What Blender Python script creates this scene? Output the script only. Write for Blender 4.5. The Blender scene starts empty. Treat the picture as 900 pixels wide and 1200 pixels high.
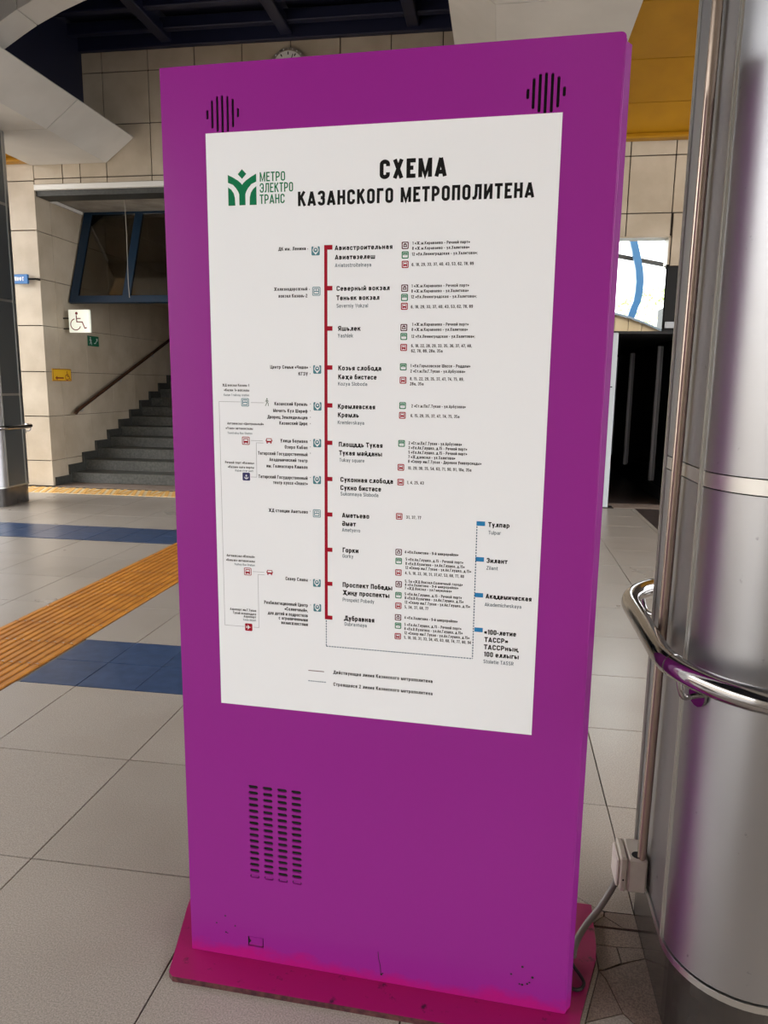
import bpy, bmesh, math, random
from mathutils import Vector, Matrix
random.seed(7)
PI = math.pi
sc = bpy.context.scene
col = sc.collection

# ------------------------------------------------------------------ camera, world, exposure
CAM_H = 1.44
yaw, pitch, roll = 0.154118, 0.172485, -0.012315
cam_d = bpy.data.cameras.new('camera'); cam = bpy.data.objects.new('camera', cam_d); col.objects.link(cam)
cam_d.sensor_fit = 'HORIZONTAL'; cam_d.sensor_width = 36.0; cam_d.lens = 36.0 * 856.019 / 900.0
cam_d.clip_start = 0.05; cam_d.clip_end = 300
fw = Vector((-math.sin(yaw)*math.cos(pitch), math.cos(yaw)*math.cos(pitch), -math.sin(pitch)))
rt = Vector((math.cos(yaw), math.sin(yaw), 0)); dn = fw.cross(rt)
rt2 = math.cos(roll)*rt + math.sin(roll)*dn; dn2 = -math.sin(roll)*rt + math.cos(roll)*dn
cam.matrix_world = Matrix(((rt2.x, -dn2.x, -fw.x, 0), (rt2.y, -dn2.y, -fw.y, 0), (rt2.z, -dn2.z, -fw.z, CAM_H), (0, 0, 0, 1)))
sc.camera = cam
sc.view_settings.view_transform = 'Standard'; sc.view_settings.look = 'None'
sc.view_settings.gamma = 1.0; sc.view_settings.use_curve_mapping = False
sc.view_settings.exposure = 3.08
world = bpy.data.worlds.new('overcast sky'); sc.world = world; world.use_nodes = True
bg = world.node_tree.nodes['Background']
# overcast sky: brightest overhead, a third of that at the horizon
bg.inputs[1].default_value = 1.0
_N, _L = world.node_tree.nodes, world.node_tree.links
_tc = _N.new('ShaderNodeTexCoord'); _sx = _N.new('ShaderNodeSeparateXYZ'); _L.new(_tc.outputs['Generated'], _sx.inputs[0])
_mr = _N.new('ShaderNodeMapRange'); _mr.inputs['From Min'].default_value = 0; _mr.inputs['From Max'].default_value = 1; _mr.inputs['To Min'].default_value = .55; _mr.inputs['To Max'].default_value = 1.65
_L.new(_sx.outputs['Z'], _mr.inputs['Value'])
_vm = _N.new('ShaderNodeVectorMath'); _vm.operation = 'SCALE'; _vm.inputs[0].default_value = (0.975, 0.985, 1.0); _L.new(_mr.outputs[0], _vm.inputs['Scale']); _L.new(_vm.outputs[0], bg.inputs[0])

# ------------------------------------------------------------------ materials
def mat(name, rgb, rough=0.5, metal=0.0, spec=0.5, coat=0.0, emit=None, estr=0.0):
    m = bpy.data.materials.new(name); m.use_nodes = True
    b = m.node_tree.nodes['Principled BSDF']
    b.inputs['Base Color'].default_value = (*rgb, 1)
    b.inputs['Roughness'].default_value = rough; b.inputs['Metallic'].default_value = metal
    b.inputs['Specular IOR Level'].default_value = spec; b.inputs['Coat Weight'].default_value = coat
    if emit:
        b.inputs['Emission Color'].default_value = (*emit, 1); b.inputs['Emission Strength'].default_value = estr
    return m
def srgb(r, g, b):
    f = lambda c: (c/255/12.92) if c/255 <= .04045 else ((c/255+.055)/1.055)**2.4
    return (f(r), f(g), f(b))
def nodes(m): return m.node_tree.nodes, m.node_tree.links, m.node_tree.nodes['Principled BSDF']
def speckle(name, c0, c1, scale, rough=0.4, bump=0.0, detail=4, big=None, bigscale=1.5, spec=0.5, vary=0.0, rvar=0.0, lo=.35, hi=.65):
    """noise between two colours, an optional large stain colour and a per-object shade"""
    m = mat(name, c0, rough, spec=spec); N, L, B = nodes(m)
    tc = N.new('ShaderNodeTexCoord'); n = N.new('ShaderNodeTexNoise'); n.inputs['Scale'].default_value = scale; n.inputs['Detail'].default_value = detail
    geo = N.new('ShaderNodeNewGeometry'); L.new(geo.outputs['Position'], n.inputs['Vector'])
    r = N.new('ShaderNodeValToRGB'); r.color_ramp.elements[0].position = lo; r.color_ramp.elements[1].position = hi
    r.color_ramp.elements[0].color = (*c0, 1); r.color_ramp.elements[1].color = (*c1, 1); L.new(n.outputs[0], r.inputs[0])
    out = r.outputs[0]
    if big:
        n2 = N.new('ShaderNodeTexNoise'); n2.inputs['Scale'].default_value = bigscale; n2.inputs['Detail'].default_value = 5; L.new(geo.outputs['Position'], n2.inputs['Vector'])
        r2 = N.new('ShaderNodeValToRGB'); r2.color_ramp.elements[0].position = .48; r2.color_ramp.elements[1].position = .75
        r2.color_ramp.elements[0].color = (0, 0, 0, 1); r2.color_ramp.elements[1].color = (.55, .55, .55, 1); L.new(n2.outputs[0], r2.inputs[0])
        mx = N.new('ShaderNodeMixRGB'); L.new(r2.outputs[0], mx.inputs[0]); L.new(out, mx.inputs[1]); mx.inputs[2].default_value = (*big, 1); out = mx.outputs[0]
        if rvar:
            ma = N.new('ShaderNodeMath'); ma.operation = 'MULTIPLY_ADD'; L.new(n2.outputs[0], ma.inputs[0]); ma.inputs[1].default_value = rvar; ma.inputs[2].default_value = rough - rvar/2
            L.new(ma.outputs[0], B.inputs['Roughness'])
    if vary:
        oi = N.new('ShaderNodeObjectInfo'); hs = N.new('ShaderNodeHueSaturation')
        ma = N.new('ShaderNodeMath'); ma.operation = 'MULTIPLY_ADD'; L.new(oi.outputs['Random'], ma.inputs[0]); ma.inputs[1].default_value = vary; ma.inputs[2].default_value = 1 - vary/2
        L.new(ma.outputs[0], hs.inputs['Value']); L.new(out, hs.inputs['Color']); out = hs.outputs[0]
    L.new(out, B.inputs['Base Color'])
    if bump:
        bp = N.new('ShaderNodeBump'); bp.inputs['Strength'].default_value = bump; bp.inputs['Distance'].default_value = .002
        L.new(n.outputs[0], bp.inputs['Height']); L.new(bp.outputs[0], B.inputs['Normal'])
    return m

M = {}
M['granite'] = speckle('polished grey granite', srgb(135,128,120), srgb(170,162,152), 260, .30, detail=3, big=srgb(132,121,110), bigscale=1.3, vary=.09, rvar=.16)
M['granite_worn'] = speckle('worn broken granite', srgb(112,98,88), srgb(150,134,122), 260, .5, detail=3, big=srgb(84,66,54), bigscale=6)
M['grout_light'] = mat('pale grout', srgb(128,122,114), .9)
M['ochre_groove'] = speckle('darker ochre grooves of the tactile plates', srgb(124,78,26), srgb(150,96,34), 20, .6)  # darker ochre between the ribs
M['blue_stone'] = speckle('blue porcelain', srgb(40,58,88), srgb(62,80,112), 14, .28, vary=.15, lo=.3, hi=.75)
M['dark_stone'] = speckle('dark brown stone', srgb(50,42,40), srgb(74,64,60), 60, .3)
M['grout'] = speckle('dark grout', srgb(60,50,42), srgb(84,72,60), 40, .9)
M['beige'] = speckle('beige ceramic panel', srgb(177,163,142), srgb(192,179,159), 3.0, .38, big=srgb(152,134,110), bigscale=1.1, vary=.07)
M['wall_joint'] = mat('wall joint', srgb(52,44,36), .9)
M['ochre'] = speckle('ochre tactile plastic', srgb(172,108,28), srgb(194,128,40), 9, .42, big=srgb(150,92,30), bigscale=4, vary=.1)
M['warn'] = speckle('pale ochre warning plate', srgb(222,170,88), srgb(235,186,104), 12, .5)
M['cream'] = mat('cream ground', srgb(226,206,168), .5)
M['chrome'] = mat('polished chrome', (.44,.43,.43), .10, 1)
M['stud'] = mat('steel stud', (.8,.78,.74), .25, 1)
M['trim_metal'] = mat('satin aluminium trim', (.62,.62,.60), .34, 1)
M['band_metal'] = mat('satin aluminium band', (.60,.585,.56), .38, 1)
M['plinth'] = speckle('dark polished plinth', srgb(44,40,38), srgb(66,60,56), 4, .16, spec=.7)
M['white_clad'] = speckle('off white rib cladding', srgb(192,188,181), srgb(202,198,191), 2, .5, vary=.04)
M['yellow'] = speckle('yellow ceiling panel', srgb(162,113,6), srgb(174,124,12), 2.5, .5, big=srgb(146,100,10), bigscale=1.6)
M['navy'] = mat('navy ceiling metal', srgb(9,13,38), .55)
M['navy_beam'] = mat('navy beam', srgb(16,21,50), .5)
M['blue_frame'] = mat('blue painted frame', srgb(14,42,64), .4)
M['blue_rib'] = mat('light blue rib paint', srgb(44,88,124), .45)
M['stair'] = speckle('dark stair granite', srgb(66,66,62), srgb(90,90,84), 30, .5, big=srgb(50,50,47), bigscale=3)
M['skirt'] = speckle('stair skirting granite', srgb(50,50,46), srgb(64,64,60), 30, .5)
M['concrete'] = speckle('plastered soffit', srgb(150,144,134), srgb(172,166,156), 5, .8, big=srgb(104,98,90), bigscale=2)
M['rail_brown'] = mat('brown handrail', srgb(84,58,44), .22, .3)
M['black'] = mat('black recess', (.004,.004,.004), .8)
M['dark_glass'] = mat('dark tinted glass', (.006,.007,.008), .06)
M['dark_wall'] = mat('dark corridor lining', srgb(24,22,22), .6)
M['alu'] = mat('grey aluminium mullion', (.42,.44,.46), .35, .9)
M['alu_light'] = mat('pale painted post', srgb(190,196,200), .35)
M['poster'] = mat('white poster print', srgb(243,245,248), .5)
M['ink'] = mat('black ink', (.004,.004,.004), .6, spec=.2)
M['ink_grey'] = mat('slate grey ink', srgb(92,108,118), .5)
M['ink_red'] = mat('crimson ink', srgb(160,8,36), .5, spec=.2)
M['ink_blue'] = mat('sky blue ink', srgb(24,124,182), .45)
M['ink_navy'] = mat('navy ink', srgb(44,82,108), .5)
M['ink_teal'] = mat('teal grey ink', srgb(70,128,140), .5)
M['ink_green'] = mat('green ink', srgb(0,116,74), .5, spec=.2)
M['ink_deep'] = mat('dark maroon ink', srgb(84,10,34), .5, spec=.2)
M['ink_paper'] = mat('paper showing through icons', srgb(236,238,241), .45)
M['ink_line'] = mat('thin grey ink line', srgb(140,140,144), .5)
M['ink_anchor'] = mat('deep indigo ink', srgb(38,36,96), .5)
M['box_beige'] = speckle('aged beige plastic', srgb(196,188,174), srgb(208,200,186), 20, .45, big=srgb(168,156,140), bigscale=14)
M['hose'] = mat('grey corrugated hose', srgb(128,122,116), .5)
M['cable'] = mat('black cable', (.01,.01,.01), .5)
M['sign_white'] = mat('lit white sign face', srgb(240,240,226), .5, emit=srgb(236,240,222), estr=.06)
M['sign_red'] = mat('maroon pictogram', srgb(124,30,28), .5)
M['sign_green'] = mat('green sign', srgb(10,92,62), .5)
M['sign_yellow'] = mat('yellow sign', srgb(228,178,40), .45)
M['sign_blue'] = mat('blue sign', srgb(46,112,176), .45)
M['white'] = mat('white paint', srgb(226,224,218), .4)
M['bronze'] = mat('pale bronze', (.5,.44,.36), .35, .9)
M['tan'] = speckle('tan parapet cladding', srgb(206,176,138), srgb(216,188,150), 3, .6)
M['ledge'] = mat('grey ledge', srgb(150,160,172), .45)
M['leaf'] = speckle('pale green leaves', srgb(140,158,92), srgb(176,186,128), 3, .7)
M['bark'] = mat('bark', srgb(96,84,70), .9)

def glass(name, tint, rough=0.0):
    m = bpy.data.materials.new(name); m.use_nodes = True; N, L = m.node_tree.nodes, m.node_tree.links
    for n in list(N):
        if n.type == 'BSDF_PRINCIPLED': N.remove(n)
    o = [n for n in N if n.type == 'OUTPUT_MATERIAL'][0]
    t = N.new('ShaderNodeBsdfTransparent'); t.inputs[0].default_value = (*tint, 1)
    g = N.new('ShaderNodeBsdfGlossy'); g.inputs['Roughness'].default_value = rough
    f = N.new('ShaderNodeFresnel'); f.inputs[0].default_value = 1.45
    mx = N.new('ShaderNodeMixShader'); L.new(f.outputs[0], mx.inputs[0]); L.new(t.outputs[0], mx.inputs[1]); L.new(g.outputs[0], mx.inputs[2]); L.new(mx.outputs[0], o.inputs[0])
    return m
M['smoked'] = glass('lightly smoked glass', (.62,.60,.56))
M['clear'] = glass('clear window glass', (.93,.96,.95))

# brushed steel: vertical streaks, small dents
def brushed(name, rgb, rough):
    m = mat(name, rgb, rough, 1.0); N, L, B = nodes(m)
    geo = N.new('ShaderNodeNewGeometry'); mp = N.new('ShaderNodeMapping'); mp.inputs['Scale'].default_value = (30, 30, 700)
    n = N.new('ShaderNodeTexNoise'); n.inputs['Scale'].default_value = 1; n.inputs['Detail'].default_value = 2
    L.new(geo.outputs['Position'], mp.inputs['Vector']); L.new(mp.outputs[0], n.inputs['Vector'])
    ma = N.new('ShaderNodeMath'); ma.operation = 'MULTIPLY_ADD'; ma.inputs[1].default_value = .10; ma.inputs[2].default_value = rough-.05
    L.new(n.outputs[0], ma.inputs[0]); L.new(ma.outputs[0], B.inputs['Roughness'])
    n2 = N.new('ShaderNodeTexNoise'); n2.inputs['Scale'].default_value = 3.0; n2.inputs['Detail'].default_value = 2; L.new(geo.outputs['Position'], n2.inputs['Vector'])
    bp = N.new('ShaderNodeBump'); bp.inputs['Strength'].default_value = .12; bp.inputs['Distance'].default_value = .01
    L.new(n2.outputs[0], bp.inputs['Height']); L.new(bp.outputs[0], B.inputs['Normal'])
    n3 = N.new('ShaderNodeTexNoise'); n3.inputs['Scale'].default_value = 38; n3.inputs['Detail'].default_value = 6; L.new(geo.outputs['Position'], n3.inputs['Vector'])
    r = N.new('ShaderNodeValToRGB'); r.color_ramp.elements[0].position = .24; r.color_ramp.elements[1].position = .30
    r.color_ramp.elements[0].color = (*[c*.55 for c in rgb], 1); r.color_ramp.elements[1].color = (*rgb, 1)
    L.new(n3.outputs[0], r.inputs[0]); L.new(r.outputs[0], B.inputs['Base Color'])
    return m
M['steel'] = brushed('brushed steel cladding', (.42,.42,.435), .38)
M['steel_dark_refl'] = brushed('steel cladding with painted dark reflection', (.22,.235,.25), .42)  # same metal as the round ends; its dark reflection is painted into the colour

# kiosk paint: magenta with a band of pinker touch-up paint along the foot, glossy, slightly wavy
def kiosk_paint():
    base, pink = srgb(148,40,142), srgb(176,26,124)
    m = mat('glossy magenta paint', base, .24, spec=.3, coat=.0); N, L, B = nodes(m); B.inputs['Coat Roughness'].default_value = .08
    tc = N.new('ShaderNodeTexCoord'); sx = N.new('ShaderNodeSeparateXYZ'); L.new(tc.outputs['Object'], sx.inputs[0])
    mp = N.new('ShaderNodeMapping'); mp.inputs['Scale'].default_value = (11, 1, 16); L.new(tc.outputs['Object'], mp.inputs['Vector'])
    n = N.new('ShaderNodeTexNoise'); n.inputs['Scale'].default_value = 1; n.inputs['Detail'].default_value = 7; n.inputs['Roughness'].default_value = .65; L.new(mp.outputs[0], n.inputs['Vector'])
    a = N.new('ShaderNodeMath'); a.operation = 'MULTIPLY_ADD'; L.new(n.outputs[0], a.inputs[0]); a.inputs[1].default_value = .105; a.inputs[2].default_value = -.022
    d = N.new('ShaderNodeMath'); d.operation = 'SUBTRACT'; L.new(a.outputs[0], d.inputs[0]); L.new(sx.outputs['Z'], d.inputs[1])
    mr = N.new('ShaderNodeMapRange'); mr.inputs['From Min'].default_value = -.006; mr.inputs['From Max'].default_value = .022; L.new(d.outputs[0], mr.inputs['Value'])
    mx = N.new('ShaderNodeMixRGB'); mx.inputs[1].default_value = (*base, 1); mx.inputs[2].default_value = (*pink, 1); L.new(mr.outputs[0], mx.inputs[0]); L.new(mx.outputs[0], B.inputs['Base Color'])
    n2 = N.new('ShaderNodeTexNoise'); n2.inputs['Scale'].default_value = 3.2; n2.inputs['Detail'].default_value = 1; L.new(tc.outputs['Object'], n2.inputs['Vector'])
    n3 = N.new('ShaderNodeTexNoise'); n3.inputs['Scale'].default_value = 240; L.new(tc.outputs['Object'], n3.inputs['Vector'])
    b1 = N.new('ShaderNodeBump'); b1.inputs['Strength'].default_value = .25; b1.inputs['Distance'].default_value = .01; L.new(n2.outputs[0], b1.inputs['Height'])
    b2 = N.new('ShaderNodeBump'); b2.inputs['Strength'].default_value = .06; b2.inputs['Distance'].default_value = .001; L.new(n3.outputs[0], b2.inputs['Height']); L.new(b1.outputs[0], b2.inputs['Normal']); L.new(b2.outputs[0], B.inputs['Normal']); L.new(b2.outputs[0], B.inputs['Coat Normal'])
    return m
M['magenta'] = kiosk_paint()
def plate_paint():
    m = mat('crimson magenta base paint', srgb(150,14,88), .38, coat=.15); N, L, B = nodes(m)
    geo = N.new('ShaderNodeNewGeometry'); n = N.new('ShaderNodeTexNoise'); n.inputs['Scale'].default_value = 26; n.inputs['Detail'].default_value = 8; n.inputs['Roughness'].default_value = .7
    L.new(geo.outputs['Position'], n.inputs['Vector'])
    r = N.new('ShaderNodeValToRGB'); e = r.color_ramp.elements; e[0].position = .30; e[0].color = (*srgb(58,24,34), 1); e[1].position = .40; e[1].color = (*srgb(150,14,88), 1)
    e2 = e.new(.72); e2.color = (*srgb(150,14,88), 1); e3 = e.new(.78); e3.color = (*srgb(176,96,120), 1)
    L.new(n.outputs[0], r.inputs[0]); L.new(r.outputs[0], B.inputs['Base Color']); return m
M['plate'] = plate_paint()
M['plate_edge'] = speckle('chipped plate edge', srgb(58,18,32), srgb(98,56,56), 60, .7)

# ------------------------------------------------------------------ mesh helpers
class MB:
    def __init__(s): s.v, s.f, s.mi, s.sm = [], [], [], []
    def add(s, vs, fs, mi=0, smooth=False):
        o = len(s.v); s.v += [tuple(v) for v in vs]; s.f += [tuple(i+o for i in f) for f in fs]; s.mi += [mi]*len(fs); s.sm += [smooth]*len(fs); return s
    def box(s, x0, x1, y0, y1, z0, z1, mi=0, b=0.0):
        if b <= 0:
            return s.add([(x0,y0,z0),(x1,y0,z0),(x1,y1,z0),(x0,y1,z0),(x0,y0,z1),(x1,y0,z1),(x1,y1,z1),(x0,y1,z1)],
                         [(3,2,1,0),(4,5,6,7),(0,1,5,4),(1,2,6,5),(2,3,7,6),(3,0,4,7)], mi)
        return s.chamfer_box(x0,x1,y0,y1,z0,z1,b,mi)
    def chamfer_box(s, x0, x1, y0, y1, z0, z1, b, mi=0):
        bm = bmesh.new(); bmesh.ops.create_cube(bm, size=1)
        for v in bm.verts: v.co = ((x0+x1)/2+v.co.x*(x1-x0), (y0+y1)/2+v.co.y*(y1-y0), (z0+z1)/2+v.co.z*(z1-z0))
        bmesh.ops.bevel(bm, geom=bm.edges[:], offset=b, segments=1, affect='EDGES')
        bm.verts.index_update(); s.add([v.co[:] for v in bm.verts], [[v.index for v in f.verts] for f in bm.faces], mi); bm.free(); return s
    def prism(s, poly, z0, z1, axis='z', mi=0, smooth=False, caps=True):
        """poly: 2D outline; extruded along axis ('z': xy outline, 'y': xz outline, 'x': yz outline)"""
        mk = {'z': lambda p, t: (p[0], p[1], t), 'y': lambda p, t: (p[0], t, p[1]), 'x': lambda p, t: (t, p[0], p[1])}[axis]
        n = len(poly); vs = [mk(p, z0) for p in poly] + [mk(p, z1) for p in poly]
        s.add(vs, [(i, (i+1) % n, n+(i+1) % n, n+i) for i in range(n)], mi, smooth)
        if caps: s.add(vs, [tuple(range(n))[::-1], tuple(range(n, 2*n))], mi)
        return s
    def tube(s, pts, r, seg=10, closed=False, mi=0, caps=True):
        P = [Vector(p) for p in pts]; n = len(P); rings = []; up = None
        for i in range(n):
            if closed: t = (P[(i+1) % n]-P[i-1]).normalized()
            else: t = (P[min(i+1, n-1)]-P[max(i-1, 0)]).normalized()
            if up is None:
                up = Vector((0,0,1)) if abs(t.z) < .9 else Vector((1,0,0))
            a = t.cross(up).normalized(); b = a.cross(t).normalized(); up = b
            rr = r[i] if isinstance(r, (list, tuple)) else r
            rings.append([P[i]+rr*(math.cos(2*PI*k/seg)*a+math.sin(2*PI*k/seg)*b) for k in range(seg)])
        vs = [v for g in rings for v in g]; fs = []
        for i in range(n if closed else n-1):
            j = (i+1) % n
            for k in range(seg): fs.append((i*seg+k, j*seg+k, j*seg+(k+1) % seg, i*seg+(k+1) % seg))
        s.add(vs, fs, mi, True)
        if not closed and caps: s.add(rings[0], [tuple(range(seg))], mi); s.add(rings[-1], [tuple(range(seg))[::-1]], mi)
        return s
    def build(s, name, mats, parent=None, loc=None, rotz=None):
        me = bpy.data.meshes.new(name); me.from_pydata(s.v, [], s.f); me.update()
        for m in (mats if isinstance(mats, (list, tuple)) else [mats]): me.materials.append(M[m] if isinstance(m, str) else m)
        me.polygons.foreach_set('material_index', s.mi); me.polygons.foreach_set('use_smooth', s.sm)
        bm = bmesh.new(); bm.from_mesh(me); bmesh.ops.recalc_face_normals(bm, faces=bm.faces[:]); bm.to_mesh(me); bm.free()
        return link(name, me, parent, loc, rotz)
def link(name, me, parent=None, loc=None, rotz=None):
    o = bpy.data.objects.new(name, me); col.objects.link(o)
    if parent: o.parent = parent
    if loc: o.location = loc
    if rotz is not None: o.rotation_euler = (0, 0, rotz)
    return o
def thing(name, label, cat, loc=(0,0,0), rotz=0, group=None):
    o = bpy.data.objects.new(name, None); col.objects.link(o); o.location = loc; o.rotation_euler = (0,0,rotz); o.empty_display_size = .1
    return tag(o, label, cat, group)
def tag(o, label, cat, group=None):
    o['label'] = label; o['category'] = cat
    if group: o['group'] = group
    return o
def struct(o, label=None, cat=None):
    o['kind'] = 'structure'
    if label: o['label'] = label
    if cat: o['category'] = cat
    return o
def holder(name, label, cat):
    return struct(bpy_empty(name), label, cat)
def bpy_empty(name, loc=(0,0,0)):
    o = bpy.data.objects.new(name, None); col.objects.link(o); o.location = loc; return o
def poly_inset(poly, d):
    cx = sum(p[0] for p in poly)/len(poly); cy = sum(p[1] for p in poly)/len(poly); out = []
    for x, y in poly:
        l = math.hypot(x-cx, y-cy); k = max(0.5, (l-d*1.3)/l); out.append((cx+(x-cx)*k, cy+(y-cy)*k))
    return out

# ------------------------------------------------------------------ floor
TX0, TSX, TY0, TSY = -1.363, .595, 1.83, .6045
G = .0022
f = MB()
f.box(-7.4, 3.6, .5, 16, -.12, -.006, 0)
for q in ((3.04, 3.6435), (6.085, 6.69)): f.box(-7.2, -.77, q[0]+.004, q[1]-.004, -.01, -.004, 2)
f.box(-30, 12, -24, .5, -.12, 0, 1); f.box(-30, -7.4, .5, 9.3, -.12, 0, 1); f.box(3.6, 12, .5, 9.3, -.12, 0, 1)
floor = struct(f.build('floor', ['grout', 'granite', 'grout_light']), 'floor of square grey granite tiles with dark joints', 'floor')
def tile_obj(name, x0, x1, y0, y1, m, z=0.0, g=G, parent=floor):
    return MB().box(x0+g, x1-g, y0+g, y1-g, -.02, z, 0, .0012).build(name, m, parent)
tile_me = {}
def tile_shared(name, x0, y0, sx, sy, m, g=G, dz=0.0, parent=floor):
    k = (name, round(sx,3), round(sy,3), m)
    if k not in tile_me:
        o = MB().box(g, sx-g, g, sy-g, -.02, 0, 0, .0012).build(name, m, parent, (x0, y0, dz)); tile_me[k] = o.data; return o
    return link(name, tile_me[k], parent, (x0, y0, dz))
blue_bands = ((3.04, 3.6435), (6.085, 6.69))
TACX = (-2.862, -2.272)
for i in range(-9, 8):
    for j in range(-2, 12):
        x0, y0 = TX0+i*TSX, TY0+j*TSY; x1, y1 = x0+TSX, y0+TSY; cx, cy = (x0+x1)/2, (y0+y1)/2
        if cx < -.78*cy-.75 or cx > .42*cy+.75: continue
        if y0 < 3.3 < y1 and x1 < -.70: continue            # blue bands
        if y0 < 6.3 < y1 and x1 < -.70: continue
        if abs(x0+.173) < .05 and 1.2 < y0 < 1.9: continue    # the broken tiles
        y1 = min(y1, 9.09)
        if x0 < TACX[0] < x1: tile_obj('floor_tile', x0, TACX[0], y0, y1, 'granite'); continue
        if x0 < TACX[1] < x1: tile_obj('floor_tile', TACX[1], x1, y0, y1, 'granite'); continue
        if 1.66 < x1 and x0 < 1.93 and y0 > 4:               # dark inlaid strip towards the doorway
            if x0 < 1.66 and x1 > 1.66: tile_obj('floor_tile', x0, 1.66, y0, y1, 'granite')
            if x0 < 1.93 < x1: tile_obj('floor_tile', 1.93, x1, y0, y1, 'granite')
            continue
        if y0 > 9.1-.001: continue
        tile_shared('floor_tile', x0, y0, TSX, y1-y0, 'granite', dz=random.uniform(-.0006, .0004))
for (b0, b1) in blue_bands:
    for j in range(2):
        h = (b1-b0)/2
        for i in range(-19, 3):
            x0 = TX0+i*TSX/2; x1 = x0+TSX/2; cy = b0+h*(j+.5)
            if x1 > -.75 or x0 < -.78*cy-.6: continue
            if x0 >= TACX[0]-.01 and x1 <= TACX[1]+.01: continue
            if x0 < TACX[0] < x1: x1 = TACX[0]
            elif x0 < TACX[1] < x1: x0 = TACX[1]
            if x1-x0 < .02: continue
            tile_shared('blue_tile', x0, b0+j*h, round(x1-x0,3), h, 'blue_stone', g=.002)
for j in range(9):
    tile_obj('dark_tile', 1.66, 1.93, 4.25+j*.54, 4.25+(j+1)*.54 if j < 8 else 9.09, 'dark_stone')
T2 = [[(-.172,1.225),(.16,1.225),(.25,1.513),(.30,1.675),(.295,1.83),(-.172,1.83)], [(.16,1.225),(.423,1.225),(.423,1.45),(.359,1.528),(.339,1.552),(.25,1.513)],
      [(.25,1.513),(.339,1.552),(.313,1.651),(.30,1.675)], [(.339,1.552),(.359,1.528),(.423,1.45),(.423,1.735),(.385,1.719),(.311,1.678),(.30,1.675),(.313,1.651)],
      [(.30,1.675),(.311,1.678),(.36,1.708),(.355,1.762),(.298,1.764)], [(.36,1.708),(.423,1.735),(.423,1.77),(.355,1.762)],
      [(.298,1.764),(.355,1.762),(.423,1.77),(.423,1.828),(.295,1.828)],
      [(-.172,1.834),(.305,1.834),(.312,1.849),(.338,1.874),(.342,1.891),(.318,1.903),(.272,1.941),(.1,2.0),(-.172,2.02)],
      [(.342,1.891),(.338,1.874),(.385,1.834),(.423,1.834),(.423,1.892)], [(.305,1.834),(.385,1.834),(.338,1.874),(.312,1.849)]]
for k, P in enumerate(T2):
    MB().prism(poly_inset(P, .0016), -.02, -.0005*(k % 4)).build('broken_tile', 'granite' if k in (0,1,7) else 'granite_worn', floor)
MB().prism([(-.172,2.022),(.1,2.002),(.272,1.943),(.318,1.905),(.342,1.894),(.4205,1.894),(.4205,2.432),(-.170,2.432)], -.02, 0).build('broken_tile', 'granite', floor)

# tactile guiding path: two columns of ribbed plates with steel studs at each joint
tp = thing('tactile_path', 'long ochre ribbed tactile guiding path crossing the grey floor', 'tactile paving', (TACX[0], 0, 0))
W = (TACX[1]-TACX[0])/2
pm = MB(); pm.box(.002, W-.002, .0015, .3035, -.02, .001, 1)
for k in range(6):
    x = .0245+k*.0492; pm.prism([(x-.0175,.001),(x-.0135,.0065),(x+.0135,.0065),(x+.0175,.001)], .004, .301, 'y')
sm_ = MB()
for k in range(6):
    x = .0245+k*.0492; sm_.prism([(x+.006*math.cos(a*PI/4), .012+.006*math.sin(a*PI/4)) for a in range(8)], .0064, .0085)
p0 = pm.build('tactile_plate', ['ochre', 'ochre_groove'], tp); s0 = sm_.build('steel_stud', 'stud', p0); s0['label'] = 'row of small shiny steel studs'
first = True
for j in range(23):
    for c in range(2):
        loc = (c*W, 1.405+j*.305, 0)
        if first: p0.location = loc; first = False; continue
        q = p0.copy(); col.objects.link(q); q.parent = tp; q.location = loc
        q2 = s0.copy(); col.objects.link(q2); q2.parent = q
# warning strip in front of the stair
ws = thing('tactile_warning_strip', 'ochre and cream diagonal-ribbed warning strip at the foot of the stairs', 'tactile paving', (-6.62, 8.63, 0))
wm = MB(); wm.box(.002, .448, .002, .448, -.02, .003, 1)
for k in range(-1, 5):
    x = .04+k*.10; q = [(x+.055,.004),(x+.105,.004),(x-.075,.446),(x-.125,.446)]
    q = [(min(max(a,.004),.446), b) for a, b in q]
    wm.prism(q, .003, .009, 'z', 0)
w0 = wm.build('warning_plate', ['warn', 'cream'], ws)
for k in range(10):
    if k == 0: continue
    q = w0.copy(); col.objects.link(q); q.parent = ws; q.location = (k*.45, 0, 0)

# ------------------------------------------------------------------ front wall with its ceramic panels
YW = 9.22
SX0, SX1, SZ = -6.06, -2.15, 3.90           # stair opening
DX0, DX1 = 1.26, 1.87                        # window / doorway on the right
wb = MB()
wb.box(-9.5, SX0-.055, YW, YW+.30, 0, 5.7); wb.box(SX0-.055, SX1+.02, YW, YW+.30, SZ, 5.7); wb.box(SX1, DX0, YW, YW+.30, 0, 5.7)
wb.box(DX0, DX1, YW, YW+.22, 3.155, 5.7); wb.box(DX1, 2.9, YW, YW+.22, 2.83, 5.7); wb.box(2.9, 9, YW, YW+.22, 0, 5.7)
wall = struct(wb.build('wall_front', 'wall_joint'), 'far wall of large beige ceramic panels with dark joints', 'wall')
def wall_panel(x0, x1, z0, z1, y=YW, parent=wall, g=.006):
    return MB().box(x0+g, x1-g, y-.018, y+.01, z0+g, z1-g, 0, .002).build('wall_panel', 'beige', parent)
ZR = [0, .351, .958, 1.558, 2.163, 2.768, 3.374, 3.981]
for a, b in zip(ZR[:-1], ZR[1:]):
    wall_panel(SX0-.60, SX0, a, b)
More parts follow.
